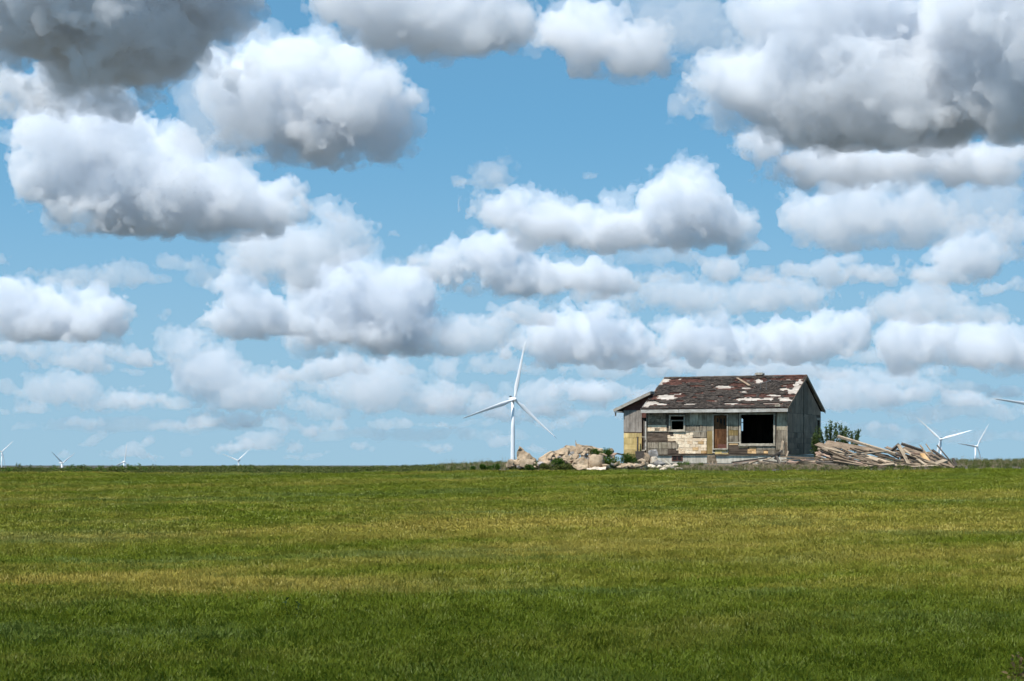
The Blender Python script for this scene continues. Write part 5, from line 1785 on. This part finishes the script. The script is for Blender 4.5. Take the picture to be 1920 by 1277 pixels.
def stalks(name, n, h, spread, w, mat, leafs=0, head=0):
    V, F = [], []
    for i in range(n):
        a = random.uniform(0, 6.28); r = spread * math.sqrt(random.random())
        p = Vector((r * math.cos(a), r * math.sin(a), 0))
        hh = h * random.uniform(.45, 1.1)
        strip(V, F, p, p + Vector((random.gauss(0, .10) * h, random.gauss(0, .10) * h, hh)), w, Vector((random.gauss(0, .05), random.gauss(0, .05), -.02)), 2)
        for k in range(leafs):
            t = random.uniform(.3, 1)
            add_leaf(V, F, p + Vector((0, 0, hh * t)), Vector((random.gauss(0, 1), random.gauss(0, 1), .7)).normalized(), random.uniform(.06, .13), .022)
    me = pydata(name, V, F)
    me.materials.append(mat)
    return bpy.data.objects.new(name, me)


def band(name, label, n, xr, yr, src, smin, smax, zoff=0.0, keep=None):
    x = RNG.uniform(*xr, n); y = RNG.uniform(*yr, n)
    if keep is not None:
        k = keep(x, y); x, y = x[k], y[k]
    z = ground_z(x, y) + zoff
    tag(scatter(name, np.column_stack([x, y, z]), RNG.uniform(0, 6.28, len(x)), RNG.uniform(smin, smax, len(x)), RNG.integers(0, len(src), len(x)), src), label, None, None, "stuff")


dry_src = [stalks("dry_tuft", 26, .34, .22, .016, M["dry"]) for _ in range(3)]
olive_src = [stalks("olive_tuft", 20, .34, .22, .026, M["olive"], 3) for _ in range(3)]
broad_src = [stalks("broad_weed", 9, .36, .14, .03, M["bush"], 8), stalks("broad_weed", 9, .42, .14, .03, M["olive"], 8), stalks("broad_weed", 8, .34, .16, .03, M["olive"], 6)]
wisp_src = [stalks("grass_wisp", 9, .75, .16, .010, M["dry"]) for _ in range(3)]
outside_house = lambda x, y: ~((x > 5.0) & (x < 21.0) & (y > 127.9))
band("dry_grass", "dry tan grass between crop and farmyard", 2600, (-36, 36), (125.2, 133.0), dry_src, .3, .75, 0, outside_house)
band("yard_weeds", "olive weeds along the edge of the crop", 5200, (-36, 36), (125.2, 134.0), olive_src, .3, .8, 0, outside_house)
band("skyline_weeds", "broad leaved weeds along the left skyline", 700, (-36, -8), (126.5, 132.0), broad_src, .4, .8, 0)
band("skyline_weeds", "tufts of taller weeds on the far left skyline", 260, (-34, -21), (126.5, 131.0), broad_src, .7, 1.25, 0)
band("skyline_weeds", "olive weeds along the left skyline", 2600, (-36, -3), (126.0, 130.5), olive_src, .45, .95)
band("grass_wisps", "tall dry grass wisps around the rubble heap", 150, (-4.5, 6.0), (127.0, 130.5), wisp_src, .5, 1.0, 0.1)
band("grass_wisps", "dry grass wisps at the right end of the lumber heap", 260, (25.5, 34), (127.0, 131.0), wisp_src, .4, .8, 0)
band("grass_wisps", "dry grass wisps before the picture window", 340, (10.0, 20), (126.6, 128.4), dry_src, .7, 1.15, 0)

# dark weeds standing in the crop and brown dock at the near right corner
for i, (px_, py_, yy, h_, lab) in enumerate(((560, 1150, 38.4, .60, "taller of two dark weeds in the crop near the ripe patch"), (536, 1150, 38.9, .50, "smaller of two dark weeds in the crop near the ripe patch"))):
    o = empty("dark_weed", (at(px_, py_, yy).x, yy, float(ground_z(at(px_, py_, yy).x, yy))))
    s_ = stalks("foliage", 3, h_ + .06, .02, .02, M["shrub"], 12); COL.objects.link(s_); s_.parent = o; s_.name = "foliage"
    tag(o, lab, "weed", "dark weeds in the crop")
for i, (px_, yy, h_) in enumerate(((1884, 28.6, .52), (1898, 28.4, .56), (1909, 28.9, .60), (1918, 28.5, .62), (1904, 29.6, .56))):
    x_ = (px_ - 960) / FPX * yy
    o = empty("dock_weed", (x_, yy, float(ground_z(x_, yy))))
    s_ = stalks("stalks", 5, h_, .10, .008, M["dock"], 9); COL.objects.link(s_); s_.parent = o; s_.name = "stalks"
    tag(o, ("leftmost", "second", "fourth", "rightmost", "third")[i] + " brown seeding dock weed in the near right corner of the crop", "weed", "brown dock weeds at the near right corner")
